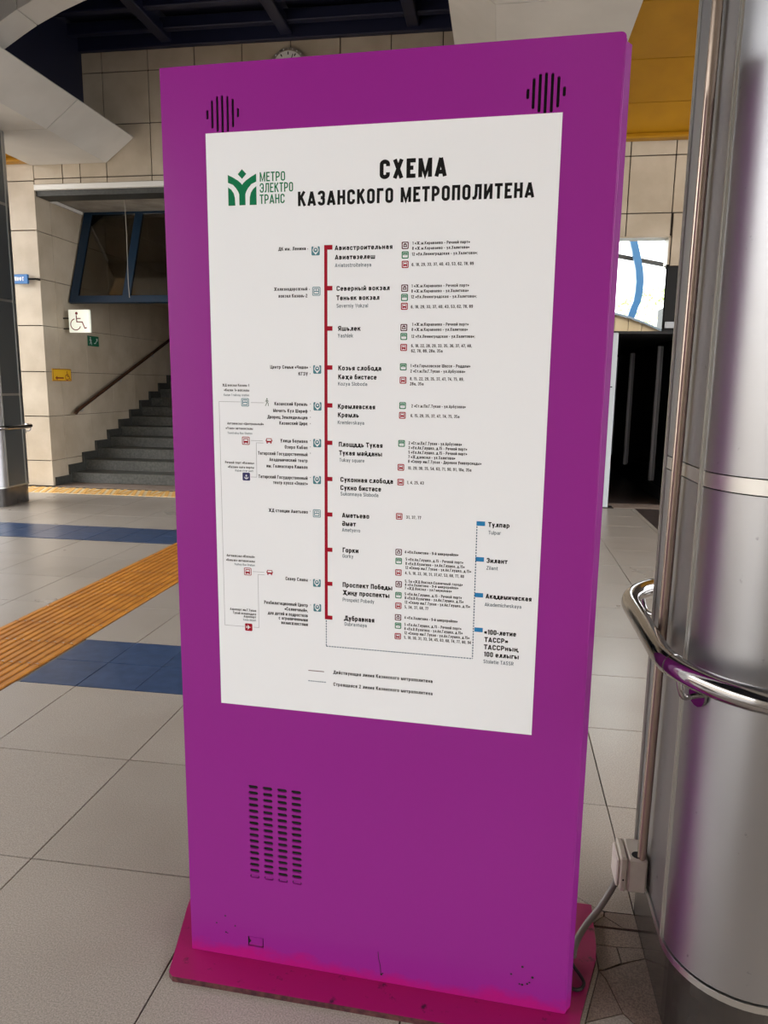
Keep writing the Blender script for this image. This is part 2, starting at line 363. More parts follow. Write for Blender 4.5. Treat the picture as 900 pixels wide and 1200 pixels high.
for xa, xb in ((-6.66,-6.06),(-6.06,-5.657),(-5.657,-5.41),(-5.41,-5.045),(-5.045,-4.437)):
    wall_panel(xa, xb, 3.93 if xa > -6.1 else 3.981, 4.0+ (0 if xa < -5.7 else 0)) if xa > -6.1 else None
    wall_panel(xa, xb, 3.981 if xa < -6.1 else 4.0, 4.615)
wall_panel(-5.045, -4.437, 4.615, 5.215); wall_panel(-5.657, -5.045, 4.615, 5.215); wall_panel(-5.657, -5.045, 5.215, 5.6); wall_panel(-5.045, -4.437, 5.215, 5.6)
x = -4.437
while x < .9:
    nx = min(x+.605, .95)
    wall_panel(x, nx, 3.93, 4.0)
    for a, b in ((4.0,4.615),(4.615,5.215),(5.215,5.6)): wall_panel(x, nx, a, b)
    x = nx
for xa, xb in ((.95,1.36),(1.36,1.855),(1.855,2.35),(2.35,2.845)):
    wall_panel(xa, xb, 4.035, 4.645)
    z0 = 3.155 if xb < 1.87 else 2.83
    wall_panel(xa, xb, 3.415, 4.035)
    if xb < 1.87: wall_panel(xa, xb, 3.155, 3.415)
    else: wall_panel(max(xa, 1.872), xb, 2.83, 3.415)
for a, b in zip(ZR[:-1], ZR[1:]):
    for k in range(5):
        xa = SX1+k*.62
        wall_panel(xa, min(xa+.62, DX0), a, b)
# white metal edge over the stair opening
MB().box(SX0, SX1, YW-.035, YW+.02, 3.865, 3.93, 0, .004).build('lintel_trim', 'white', wall)
MB().box(SX0, SX1, YW+.02, YW+.30, 3.80, 3.90).build('lintel_soffit', 'skirt', wall)['label'] = 'dark underside of the opening'

# ------------------------------------------------------------------ stairwell
lw = MB(); lw.box(-6.40, -6.10, YW+.02, 16, 0, 6.5)
sidew = struct(lw.build('wall_left', 'wall_joint'), 'stairwell side wall of beige panels beside the dark steps', 'wall')
ys = [9.225, 9.557]+[9.557+.70*k for k in range(1, 8)]
zs = ZR[:-1]+[3.84, 4.45, 5.05]
for a, b in zip(ys[:-1], ys[1:]):
    for c, d in zip(zs[:-1], zs[1:]):
        if d < .40*(a-9.7): continue
        MB().box(-6.11, -6.08, a+.003, b-.003, c+.003, d-.003, 0, .002).build('wall_panel', 'beige', sidew)
rw = MB(); rw.box(SX1, SX1+.25, YW+.30, 16, 0, 6.5)
struct(rw.build('wall_right', 'beige'))
wbk = MB(); wbk.box(-6.4, SX1+.3, 15.7, 16, 0, 6.5); struct(wbk.build('wall_back', 'concrete'))
cs = MB(); cs.box(-6.08, SX1, YW+.30, 10.75, 3.84, 4.0); cs.add([(-6.08,10.75,3.84),(SX1,10.75,3.84),(SX1,15.8,5.9),(-6.08,15.8,5.9),(-6.08,10.75,4.0),(SX1,10.75,4.0),(SX1,15.8,6.1),(-6.08,15.8,6.1)], [(0,1,2,3),(4,5,6,7),(0,1,5,4),(1,2,6,5),(2,3,7,6),(3,0,4,7)])
struct(cs.build('ceiling', 'concrete'), 'plastered soffit over the stairs', 'ceiling')
tk = MB(); tk.box(-6.078, -6.04, 9.55, 10.28, 3.795, 3.835); tag(tk.build('cable_trunking', 'white'), 'thin white cable trunking under the stairwell soffit', 'trunking')
stair = struct(bpy_empty('staircase', (-4.1, 9.6, 0)), 'dark granite staircase climbing away behind the kiosk', 'stairs')
R0, RUN, RISE = 9.66, .363, .1455
for k in range(14):
    o = MB().box(-6.075-stair.location.x, SX1-stair.location.x, R0+k*RUN-9.6-.025, R0+(k+1)*RUN-9.6+.02, max(0, k*RISE-.06), (k+1)*RISE, 0, .006).build('step', 'stair', stair)
    MB().box(-6.079+4.1, -6.045+4.1, R0-.05+k*RUN-9.6-.01, R0+(k+1)*RUN-.05-9.6-.012, max(k*RISE, 0)+.0, (k+1)*RISE+.112, 0, .002).build('skirting_block', 'skirt', stair)
MB().box(-6.079+4.1, -6.045+4.1, 9.27-9.6, R0-.06-9.6-.004, 0, .114, 0, .002).build('skirting_block', 'skirt', stair)
MB().box(-6.05+4.1, SX1+4.1, YW-9.6, R0-9.6-.024, -.02, 0.0).build('landing', 'granite_worn', stair)
# handrail on the side wall
hr = thing('handrail', 'brown wall handrail rising with the stairs on the beige side wall', 'handrail', (-6.0, 9.77, 1.0))
sl = (2.256-1.033)/(13.005-9.772)
hm = MB(); hm.tube([(0, -.03, -.015), (0, .04, .03), (0, .2, .03+.16*sl*1.0), (0, 5.0, .03+4.96*sl)], .026, 12); hm.build('rail', 'rail_brown', hr)
for k in range(4):
    y = .18+k*1.15; MB().tube([(-.075, y, y*sl-.06), (-.02, y, y*sl-.06), (0, y, y*sl+.0)], .008, 8).build('bracket', 'alu', hr)

# leaning glazed screen above the stairs
gs = thing('glazed_screen', 'leaning blue-framed glazed screen hung above the dark stairs', 'window', (-6.05, 9.85, 2.55))
dy, dz = .53, 1.33; ln = math.hypot(dy, dz); n_ = (0, dy/ln, dz/ln)
def lean(b, x0, x1, t0, t1, th=.045):
    # quad bar in the leaning plane
    vs = []
    for off in (-th/2, th/2):
        for (x, t) in ((x0,t0),(x1,t0),(x1,t1),(x0,t1)):
            vs.append((x, t*dy/ln - off*dz/ln, t*dz/ln + off*dy/ln))
    b.add(vs, [(0,1,2,3),(4,5,6,7),(0,1,5,4),(1,2,6,5),(2,3,7,6),(3,0,4,7)])
WID = 3.88
for nm, a in (('frame_rail', (0, WID, -.03, .07)), ('frame_rail', (0, WID, ln-.08, ln+.02)), ('frame_post', (0, .115, .07, ln-.08)), ('frame_post', (WID-.1, WID, .07, ln-.08)), ('mullion', (.79, .90, .07, ln-.08)), ('mullion', (1.75, 1.86, .07, ln-.08)), ('mullion', (2.72, 2.83, .07, ln-.08))):
    b = MB(); lean(b, *a); b.build(nm, 'blue_frame', gs)
for x0, x1 in ((.115,.79),(.90,1.75),(1.86,2.72),(2.83,WID-.1)):
    b = MB(); lean(b, x0, x1, .07, ln-.08, .008); b.build('pane', 'smoked', gs)
for x0 in (.2, 2.0, 3.6):
    MB().tube([(x0, dy, dz), (x0, dy, dz+.09)], .015, 8).build('hanger', 'alu', gs)
tag(MB().tube([(-5.08, 9.70, 3.84), (-5.085, 9.72, 3.4), (-5.115, 9.76, 2.75), (-5.12, 9.79, 2.585)], .004, 6).build('hanging_cable', 'concrete'), 'thin cable hanging in front of the glazed screen', 'cable')

# signs in and by the stairwell
sg = thing('accessibility_sign', 'lit white square sign with maroon wheelchair symbol on wall brackets', 'sign', (-5.83, 9.7, 2.26))
MB().box(-.155, .155, -.025, .025, -.155, .155, 0, .006).build('sign_box', 'sign_white', sg)
wc = MB(); Yf = -.0275
def strip2(b, pts, t, y, mi=0, closed=False, ax='xz'):
    """flat stroke along a 2D polyline with mitred joints in the plane y=const"""
    P = []
    for p in pts:
        if not P or (Vector(p)-P[-1]).length > t*.02: P.append(Vector(p))
    if closed and (P[0]-P[-1]).length <= t*.02: P.pop()
    n = len(P); Lf, Rt = [], []
    for i in range(n):
        a = P[i]-P[i-1] if (i > 0 or closed) else P[1]-P[0]
        c = P[(i+1) % n]-P[i] if (i < n-1 or closed) else P[-1]-P[-2]
        a = a.normalized(); c = c.normalized()
        if a.length == 0 or c.length == 0: a = c = (a if a.length else c)
        na = Vector((-a.y, a.x)); nc = Vector((-c.y, c.x)); m = (na+nc)
        m = m.normalized() if m.length > 1e-6 else na; k = t/2/max(.5, m.dot(na)); Lf.append(P[i]+m*k); Rt.append(P[i]-m*k)
    vs = [(p.x, y, p.y) for p in Lf]+[(p.x, y, p.y) for p in Rt]
    b.add(vs, [(i, (i+1) % n, n+(i+1) % n, n+i) for i in range(n if closed else n-1)], mi)
def disc2(b, cx, cz, r, y, mi=0, seg=14): b.add([(cx+r*math.cos(2*PI*k/seg), y, cz+r*math.sin(2*PI*k/seg)) for k in range(seg)], [tuple(range(seg))], mi)
def wheelchair(b, s, y, cx=0, cz=0, t=.014, mi=0):
    q = lambda L: [(cx+a*s, cz+c*s) for a, c in L]
    disc2(b, cx-.03*s, cz+.105*s, .02*s, y, mi)
    strip2(b, q([(-.035,.08),(-.03,-.01),(.05,-.012),(.085,-.095),(.115,-.088)]), t*s*1.1, y, mi)
    strip2(b, q([(-.035,.035),(.03,.035)]), t*s, y, mi)
    strip2(b, q([(-.05+.075*math.cos(a), -.045+.075*math.sin(a)) for a in [math.radians(100+k*16) for k in range(16)]]), t*s*.9, y, mi)
wheelchair(wc, 1.0, Yf); wc.build('wheelchair_symbol', 'sign_red', sg)
MB().tube([(-.25, .0, .04), (-.155, 0, .04)], .008, 8).build('bracket', 'black', sg); MB().tube([(-.25, .0, -.10), (-.155, 0, -.10)], .008, 8).build('bracket', 'black', sg)
gx = thing('exit_sign', 'small green emergency exit sign with white running figure on side wall', 'sign', (-6.078, 10.43, 2.03), PI/2)
MB().box(-.15, .15, -.012, 0, -.075, .075, 0, .003).build('sign_plate', 'sign_green', gx)
b = MB(); disc2(b, -.085, .045, .012, -.0135); strip2(b, [(-.085,.03),(-.08,-.005),(-.10,-.05)], .013, -.0135); strip2(b, [(-.08,-.005),(-.06,-.03),(-.055,-.055)], .013, -.0135); strip2(b, [(-.11,.0),(-.095,.02),(-.075,.018),(-.055,.0)], .010, -.0135)
b.build('running_figure', 'ink_paper', gx); b = MB(); strip2(b, [(.01,-.03),(.05,-.03),(.10,.03)], .012, -.0135); strip2(b, [(.07,.035),(.105,.035),(.10,0)], .012, -.0135); b.build('arrow_mark', 'ink_paper', gx)
yx = thing('lift_sign', 'yellow sign with left arrow and wheelchair mark on side wall', 'sign', (-6.078, 9.57, 1.52), PI/2)
MB().box(-.225, .225, -.012, 0, -.085, .085, 0, .003).build('sign_plate', 'sign_yellow', yx)
b = MB(); strip2(b, [(-.215,-.077),(.215,-.077),(.215,.077),(-.215,.077)], .008, -.0135, closed=True)
strip2(b, [(-.13,-.042),(.03,-.042)], .020, -.0135); b.add([(-.17,-.0135,-.042),(-.12,-.0135,-.012),(-.12,-.0135,-.072)], [(0,1,2)]); wheelchair(b, .5, -.0135, .135, -.01, .024); b.build('pictogram', 'sign_red', yx)
bx = thing('lift_direction_sign', 'small blue projecting sign with white lettering on the beige pillar', 'sign', (-6.285, 9.12, 2.75))
MB().box(-.125, .105, -.02, .02, -.06, .06, 0, .004).build('sign_plate', 'sign_blue', bx); MB().tube([(.10, 0, 0), (.21, 0, 0), (.21, .09, 0)], .012, 8).build('bracket', 'black', bx)

# ------------------------------------------------------------------ a condensed grotesque drawn in strokes: Cyrillic, Tatar, Latin, figures
_gc = {}
def arc(cx, cy, r, a0, a1, n=6, ry=None): return [(cx+r*math.cos(math.radians(a0+(a1-a0)*k/n)), cy+(ry or r)*math.sin(math.radians(a0+(a1-a0)*k/n))) for k in range(n+1)]
def glyph(c, t, n=4):
    """(width, [(points, closed), ...]) of character c, capital height 1, stroke t"""
    k_ = (c, t, n)
    if k_ in _gc: return _gc[k_]
    X = .74; low = lambda w, f: (w, f(t/2, w-t/2, w/2, t/2, X-t/2, X)); cap = lambda w, f: (w, f(t/2, w-t/2, w/2, t/2, 1-t/2, 1))
    S = lambda *p: (list(p), False)
    def oval(l, r, b, u, a0=0, a1=360, q=None):
        q = min((r-l)/2, (u-b)/2, .2) if q is None else q
        P = arc(r-q,u-q,q,0,90,n)+arc(l+q,u-q,q,90,180,n)+arc(l+q,b+q,q,180,270,n)+arc(r-q,b+q,q,270,360,n); return P
    def O(l, r, b, u): return [(oval(l,r,b,u), True)]
    def C(l, r, b, u):
        q = min((r-l)/2, (u-b)/2, .2); h = u-b
        return [([(r,u-h*.30)]+arc(r-q,u-q,q,0,90,n)+arc(l+q,u-q,q,90,180,n)+arc(l+q,b+q,q,180,270,n)+arc(r-q,b+q,q,270,360,n)+[(r,b+h*.30)], False)]
    def Er(l, r, b, u):   # reversed C
        return [([(l+r-x, y) for x, y in C(l,r,b,u)[0][0]], False)]
    def E_(l, r, b, u):   # e
        q = min((r-l)/2, (u-b)/2, .2); m = (b+u)/2
        return [([(l,m),(r,m)]+arc(r-q,u-q,q,0,90,n)+arc(l+q,u-q,q,90,180,n)+arc(l+q,b+q,q,180,270,n)+arc(r-q,b+q,q,270,345,n), False)]
    def schwa(l, r, b, u): return [([(l+r-x, b+u-y) for x, y in E_(l,r,b,u)[0][0]], False)]
    def bowl(l, r, b, u): q = min((u-b)/2, (r-l)*.8, .2); return ([(l,u)]+arc(r-q,u-q,q,90,0,n)+arc(r-q,b+q,q,0,-90,n)+[(l,b)], False)
    def bowlL(l, r, b, u): q = min((u-b)/2, (r-l)*.8, .2); return ([(r,u)]+arc(l+q,u-q,q,90,180,n)+arc(l+q,b+q,q,180,270,n)+[(r,b)], False)
    w = .46; L = .42
    def N(l,r,m,b,u,T): return [S((l,0),(l,T)), S((r,0),(r,T)), S((l,T*.52),(r,T*.52))]
    def I(l,r,m,b,u,T): return [S((l,0),(l,T)), S((r,0),(r,T)), S((l,T*.08),(r,T*.92))]
    def P(l,r,m,b,u,T): return [S((l,0),(l,u),(r,u),(r,0))]
    def M(l,r,m,b,u,T): return [S((l,0),(l,T)), S((r,0),(r,T)), S((l+.01,T*.93),(m,T*.10),(r-.01,T*.93))]
    def K(l,r,m,b,u,T): return [S((l,0),(l,T)), S((r+.01,T),(l+.03,T*.46)), S((l+.12,T*.60),(r+.03,0))]
    def T_(l,r,m,b,u,T): return [S((l-t/2,u),(r+t/2,u)), S((m,0),(m,T))]
    def L_(l,r,m,b,u,T): return [S((l-t/2,b),(l+.04,b+.02),(l+.10,T*.3),(l+.11,u),(r,u),(r,0))]
    def Xx(l,r,m,b,u,T): return [S((l,0),(r,T)), S((l,T),(r,0))]
    def Zh(l,r,m,b,u,T): return [S((m,0),(m,T)), S((l,T),(m,T*.48),(l,0)), S((r,T),(m,T*.48),(r,0))]
    def Sh(l,r,m,b,u,T): return [S((l,T),(l,b),(r,b),(r,T)), S((m,b),(m,T))]
    def Ts(l,r,m,b,u,T): return [S((l,T),(l,b),(r,b),(r,T)), S((r,b),(r+t*.8,b),(r+t*.8,-.16))]
    def D(l,r,m,b,u,T): return [S((l+.06,b),(l+.10,T*.5),(l+.12,u),(r-.04,u),(r-.04,b)), S((l-t/2,-.14),(l-t/2,b),(r+t/2,b),(r+t/2,-.14))]
    def Ch(l,r,m,b,u,T): return [S((r,0),(r,T)), S((l,T),(l,T*.58),(l+.06,T*.44),(r,T*.44))]
    def Ya(l,r,m,b,u,T): return [S((r,0),(r,T)), bowlL(l,r,T*.42,u), S((m,T*.42),(l+.01,0))]
    def soft(l,r,m,b,u,T): return [S((l,T),(l,b)), bowl(l,r,b,T*.56)]
    def Zz(l,r,m,b,u,T):
        q = min(.15,(r-l)/2)
        return [([(l,T*.74)]+arc(l+q,u-q,q,170,90,n)+arc(r-q,u-q,q,90,0,n)+arc(r-.10,T*.64,.10,0,-80,n)+[(m-.03,T*.53)], False), ([(m-.03,T*.53)]+arc(r-.10,T*.40,.10,80,0,n)+arc(r-q,b+q,q,0,-90,n)+arc(l+q,b+q,q,-90,-170,n)+[(l,T*.26)], False)]
    def U_(l,r,m,b,u,T): return [S((l,T),(m+.01,T*.12)), S((r,T),(m-.02,-.02 if T == 1 else -.14),(l+.04,-.02 if T == 1 else -.2))]
    def V3(l,r,m,b,u,T): return [S((l,0),(l,T)), bowl(l,r-.02,T*.53,u), bowl(l,r,b,T*.53)]
    G = {
     'А': lambda: cap(.50, lambda l,r,m,b,u,T: [S((l-.02,0),(m,.97)), S((m,.97),(r+.02,0)), S((l+.07,.24),(r-.07,.24))]), 'Б': lambda: cap(w, lambda l,r,m,b,u,T: [S((r,u),(l,u),(l,b)), bowl(l,r,b,.57)]),
     'В': lambda: cap(w, V3), 'Г': lambda: cap(.38, lambda l,r,m,b,u,T: [S((l,0),(l,u),(r+t/2,u))]), 'Д': lambda: cap(.52, D), 'Е': lambda: cap(.40, lambda l,r,m,b,u,T: [S((r+t/2,u),(l,u),(l,b),(r+t/2,b)), S((l,.52),(r,.52))]),
     'Ж': lambda: cap(.80, Zh), 'З': lambda: cap(.44, Zz), 'И': lambda: cap(.48, I), 'К': lambda: cap(.47, K), 'Л': lambda: cap(.50, L_), 'М': lambda: cap(.60, M), 'Н': lambda: cap(w+.01, N), 'О': lambda: cap(w, lambda l,r,m,b,u,T: O(l,r,b,u)),
     'П': lambda: cap(w, P), 'Р': lambda: cap(.45, lambda l,r,m,b,u,T: [S((l,0),(l,1)), bowl(l,r,.42,u)]), 'С': lambda: cap(w, lambda l,r,m,b,u,T: C(l,r,b,u)), 'Т': lambda: cap(.42, T_), 'У': lambda: cap(.46, U_),
     'Ф': lambda: cap(.60, lambda l,r,m,b,u,T: [S((m,0),(m,1))]+O(l,r,.22,.82)), 'Х': lambda: cap(.48, Xx), 'Ц': lambda: cap(.50, Ts), 'Ч': lambda: cap(.44, Ch), 'Ю': lambda: cap(.66, lambda l,r,m,b,u,T: [S((l,0),(l,T)), S((l,T/2),(l+.2,T/2))]+O(l+.2,r,b,u)), 'Ш': lambda: cap(.66, Sh), 'Э': lambda: cap(w, lambda l,r,m,b,u,T: Er(l,r,b,u)+[S((l+.1,.5),(r,.5))]),
     'Я': lambda: cap(.46, Ya), 'Ә': lambda: cap(w, lambda l,r,m,b,u,T: schwa(l,r,b,u)), 'Җ': lambda: cap(.68, lambda l,r,m,b,u,T: Zh(l,r,m,b,u,T)+[S((r+.03,b),(r+.03,-.16))]),
     'а': lambda: low(L, lambda l,r,m,b,u,T: [([(l+.01,u-.14)]+arc(m,u-.15,(r-l)/2,160,0,n,.15)+[(r,0)], False), bowlL(l,r,b,T*.56)]), 'б': lambda: low(L, lambda l,r,m,b,u,T: O(l,r,b,u-.06)+[S((l,T*.4),(l,T*.85),(l+.06,.93),(r,1-t/3))]),
     'в': lambda: low(.42, V3), 'г': lambda: low(.33, lambda l,r,m,b,u,T: [S((l,0),(l,u),(r+t/2,u))]), 'д': lambda: low(.46, D), 'е': lambda: low(L, lambda l,r,m,b,u,T: E_(l,r,b,u)), 'ж': lambda: low(.68, Zh), 'з': lambda: low(.38, Zz),
     'и': lambda: low(.43, I), 'й': lambda: low(.43, lambda l,r,m,b,u,T: I(l,r,m,b,u,T)+[S((m-.09,.95),(m,.87),(m+.09,.95))]), 'к': lambda: low(.42, K), 'л': lambda: low(.43, L_), 'м': lambda: low(.54, M), 'н': lambda: low(.42, N), 'о': lambda: low(L, lambda l,r,m,b,u,T: O(l,r,b,u)),
     'п': lambda: low(.42, P), 'р': lambda: low(L, lambda l,r,m,b,u,T: [S((l,-.22),(l,T)), bowl(l,r,b,u)]), 'с': lambda: low(.40, lambda l,r,m,b,u,T: C(l,r,b,u)), 'т': lambda: low(.38, T_), 'у': lambda: low(.42, U_),
     'ф': lambda: low(.58, lambda l,r,m,b,u,T: [S((m,-.22),(m,1))]+O(l,r,b,u)), 'х': lambda: low(.42, Xx), 'ц': lambda: low(.45, Ts), 'ч': lambda: low(.40, Ch), 'ш': lambda: low(.60, Sh), 'щ': lambda: low(.62, lambda l,r,m,b,u,T: Sh(l,r,m,b,u,T)+[S((r,b),(r+t*.8,b),(r+t*.8,-.16))]),
     'ы': lambda: low(.58, lambda l,r,m,b,u,T: [S((l,T),(l,b)), bowl(l,r-.19,b,T*.56), S((r,0),(r,T))]), 'ь': lambda: low(.40, soft), 'э': lambda: low(.40, lambda l,r,m,b,u,T: Er(l,r,b,u)+[S((l+.08,T/2),(r,T/2))]), 'ю': lambda: low(.62, lambda l,r,m,b,u,T: [S((l,0),(l,T)), S((l,T/2),(l+.16,T/2))]+O(l+.18,r,b,u)),
     'я': lambda: low(.41, Ya), 'ә': lambda: low(L, lambda l,r,m,b,u,T: schwa(l,r,b,u)), 'ө': lambda: low(L, lambda l,r,m,b,u,T: O(l,r,b,u)+[S((l,T/2),(r,T/2))]), 'җ': lambda: low(.60, lambda l,r,m,b,u,T: Zh(l,r,m,b,u,T)+[S((r+.03,b),(r+.03,-.16))]),
     'ң': lambda: low(.43, lambda l,r,m,b,u,T: N(l,r,m,b,u,T)+[S((r,b),(r+t*.7,b),(r+t*.7,-.16))]), 'ү': lambda: low(.42, lambda l,r,m,b,u,T: [S((l,T),(m,.05),(m,-.22)), S((r,T),(m,.05))]), 'Ү': lambda: cap(.46, lambda l,r,m,b,u,T: [S((l,T),(m,.4),(m,0)), S((r,T),(m,.4))]),
     'b': lambda: low(L, lambda l,r,m,b,u,T: [S((l,0),(l,1)), bowl(l,r,b,u)]), 'd': lambda: low(L, lambda l,r,m,b,u,T: [S((r,0),(r,1)), bowlL(l,r,b,u)]), 'g': lambda: low(L, lambda l,r,m,b,u,T: [bowlL(l,r,b,u), S((r,T),(r,-.1),(m,-.2),(l+.02,-.16))]), 'q': lambda: low(L, lambda l,r,m,b,u,T: [bowlL(l,r,b,u), S((r,T),(r,-.22))]),
     'h': lambda: low(.41, lambda l,r,m,b,u,T: [S((l,0),(l,1)), ([(l,T*.6)]+arc(m,u-.16,(r-l)/2,150,0,n,.16)+[(r,0)], False)]), 'n': lambda: low(.41, lambda l,r,m,b,u,T: [S((l,0),(l,T)), ([(l,T*.6)]+arc(m,u-.16,(r-l)/2,150,0,n,.16)+[(r,0)], False)]),
     'm': lambda: low(.62, lambda l,r,m,b,u,T: [S((l,0),(l,u),(r-.05,u),(r,u-.07),(r,0)), S((m,0),(m,u))]), 'u': lambda: low(.41, lambda l,r,m,b,u,T: [S((r,0),(r,T)), ([(l,T)]+arc(m,b+.16,(r-l)/2,180,330,n,.16), False)]), 'r': lambda: low(.29, lambda l,r,m,b,u,T: [S((l,0),(l,T)), S((l,T*.7),(m,u),(r+t/2,u))]),
     'i': lambda: low(t, lambda l,r,m,b,u,T: [S((m,0),(m,T)), S((m,.85),(m,1))]), 'l': lambda: low(t, lambda l,r,m,b,u,T: [S((m,0),(m,1))]), 't': lambda: low(.28, lambda l,r,m,b,u,T: [S((m-.03,.95),(m-.03,.12),(m+.03,b),(r+t/2,b)), S((0,u),(r+t/2,u))]), 'k': lambda: low(.40, lambda l,r,m,b,u,T: [S((l,0),(l,1)), S((r,T),(l+.03,T*.42)), S((l+.11,T*.55),(r+.02,0))]),
     's': lambda: low(.37, lambda l,r,m,b,u,T: [S((r,u-.1),(r-.08,u),(l+.08,u),(l,u-.1),(l+.06,T/2+.03),(r-.06,T/2-.03),(r,b+.1),(r-.08,b),(l+.08,b),(l,b+.1))]), 'v': lambda: low(.40, lambda l,r,m,b,u,T: [S((l,T),(m,.04),(r,T))]), 'w': lambda: low(.58, lambda l,r,m,b,u,T: [S((l,T),(l+.1,.04),(m,T*.9),(r-.1,.04),(r,T))]), 'z': lambda: low(.37, lambda l,r,m,b,u,T: [S((l,u),(r,u),(l,b),(r,b))]),
     'S': lambda: cap(.44, lambda l,r,m,b,u,T: [S((r,u-.15),(r-.1,u),(l+.1,u),(l,u-.13),(l+.06,.56),(r-.06,.44),(r,b+.13),(r-.1,b),(l+.1,b),(l,b+.15))]), 'V': lambda: cap(.48, lambda l,r,m,b,u,T: [S((l,T),(m,.04),(r,T))]), 'Y': lambda: cap(.46, lambda l,r,m,b,u,T: [S((l,T),(m,.42),(m,0)), S((r,T),(m,.42))]),
     'G': lambda: cap(w, lambda l,r,m,b,u,T: [(C(l,r,b,u)[0][0]+[(r,.47),(m,.47)], False)]), 'D': lambda: cap(w, lambda l,r,m,b,u,T: [S((l,0),(l,1)), bowl(l,r,b,u)]), 'Z': lambda: cap(.44, lambda l,r,m,b,u,T: [S((l,u),(r,u),(l,b),(r,b))]), 'R': lambda: cap(w, lambda l,r,m,b,u,T: [S((l,0),(l,1)), bowl(l,r,.45,u), S((m,.45),(r,0))]),
     '1': lambda: cap(.30, lambda l,r,m,b,u,T: [S((r,0),(r,1)), S((r,.95),(l,.78))]), '2': lambda: cap(.42, lambda l,r,m,b,u,T: [([(l,.74)]+arc(m,u-.17,(r-l)/2,170,-20,n+2,.17)+[(l,b),(r+t/2,b)], False)]), '3': lambda: cap(.42, Zz), '4': lambda: cap(.44, lambda l,r,m,b,u,T: [S((r-.08,0),(r-.08,1)), S((r-.09,.95),(l,.28),(r+t/2,.28))]),
     '5': lambda: cap(.42, lambda l,r,m,b,u,T: [S((r,u),(l+.02,u),(l+.01,.56)), ([(l+.01,.56)]+arc(m,b+.24,(r-l)/2,120,-160,n+3,.25), False)]), '6': lambda: cap(.42, lambda l,r,m,b,u,T: O(l,r,b,.6)+[S((l,.35),(l,.75),(l+.1,u),(r-.03,u),(r,u-.12))]), '7': lambda: cap(.38, lambda l,r,m,b,u,T: [S((0,u),(r,u),(l+.06,0))]),
     '8': lambda: cap(.42, lambda l,r,m,b,u,T: O(l,r,b,.53)+O(l+.02,r-.02,.53,u)), '9': lambda: cap(.42, lambda l,r,m,b,u,T: O(l,r,.42,u)+[S((r,.6),(r,.25),(r-.1,b),(l+.03,b),(l,b+.12))]), '0': lambda: cap(.42, lambda l,r,m,b,u,T: O(l,r,b,u)),
     '.': lambda: (t, [S((t/2,0),(t/2,t))]), ',': lambda: (t, [S((t/2,t),(t/2,-.08))]), ';': lambda: (t, [S((t/2,t),(t/2,-.08)), S((t/2,.5),(t/2,.5+t))]), '-': lambda: (.24, [S((0,.38),(.24,.38))]), ' ': lambda: (.20, []),
     '«': lambda: (.34, [S((.15,.62),(.04,.38),(.15,.14)), S((.32,.62),(.21,.38),(.32,.14))]), '»': lambda: (.34, [S((.04,.62),(.15,.38),(.04,.14)), S((.21,.62),(.32,.38),(.21,.14))]),
    }
    AL = dict(zip('AaBCcEeHKMNOoPpTyx', 'АаВСсЕеНКМNОоРрТух'))
    if c == 'N': res = cap(.48, lambda l,r,m,b,u,T: [S((l,0),(l,T)), S((r,0),(r,T)), S((l,T*.94),(r,T*.06))])
    else: res = G[AL.get(c, c)]()
    _gc[k_] = res; return res
def put_text(b, s, x0, x1, z, cap, y, t=.15, sp=.09, mi=0, n=2):
    G_ = [glyph(c, t, n) for c in s]; tot = sum(g[0]+sp for g in G_)-sp; k = (x1-x0)/(tot*cap); x = x0; tt = t*cap*min(1.2, (1+k)/2)
    for w, st in G_:
        for j, (P, cl) in enumerate(st): strip2(b, [(x+a*cap*k, z+h*cap) for a, h in P], tt, y-.000012*j, mi, cl)
        x += (w+sp)*cap*k

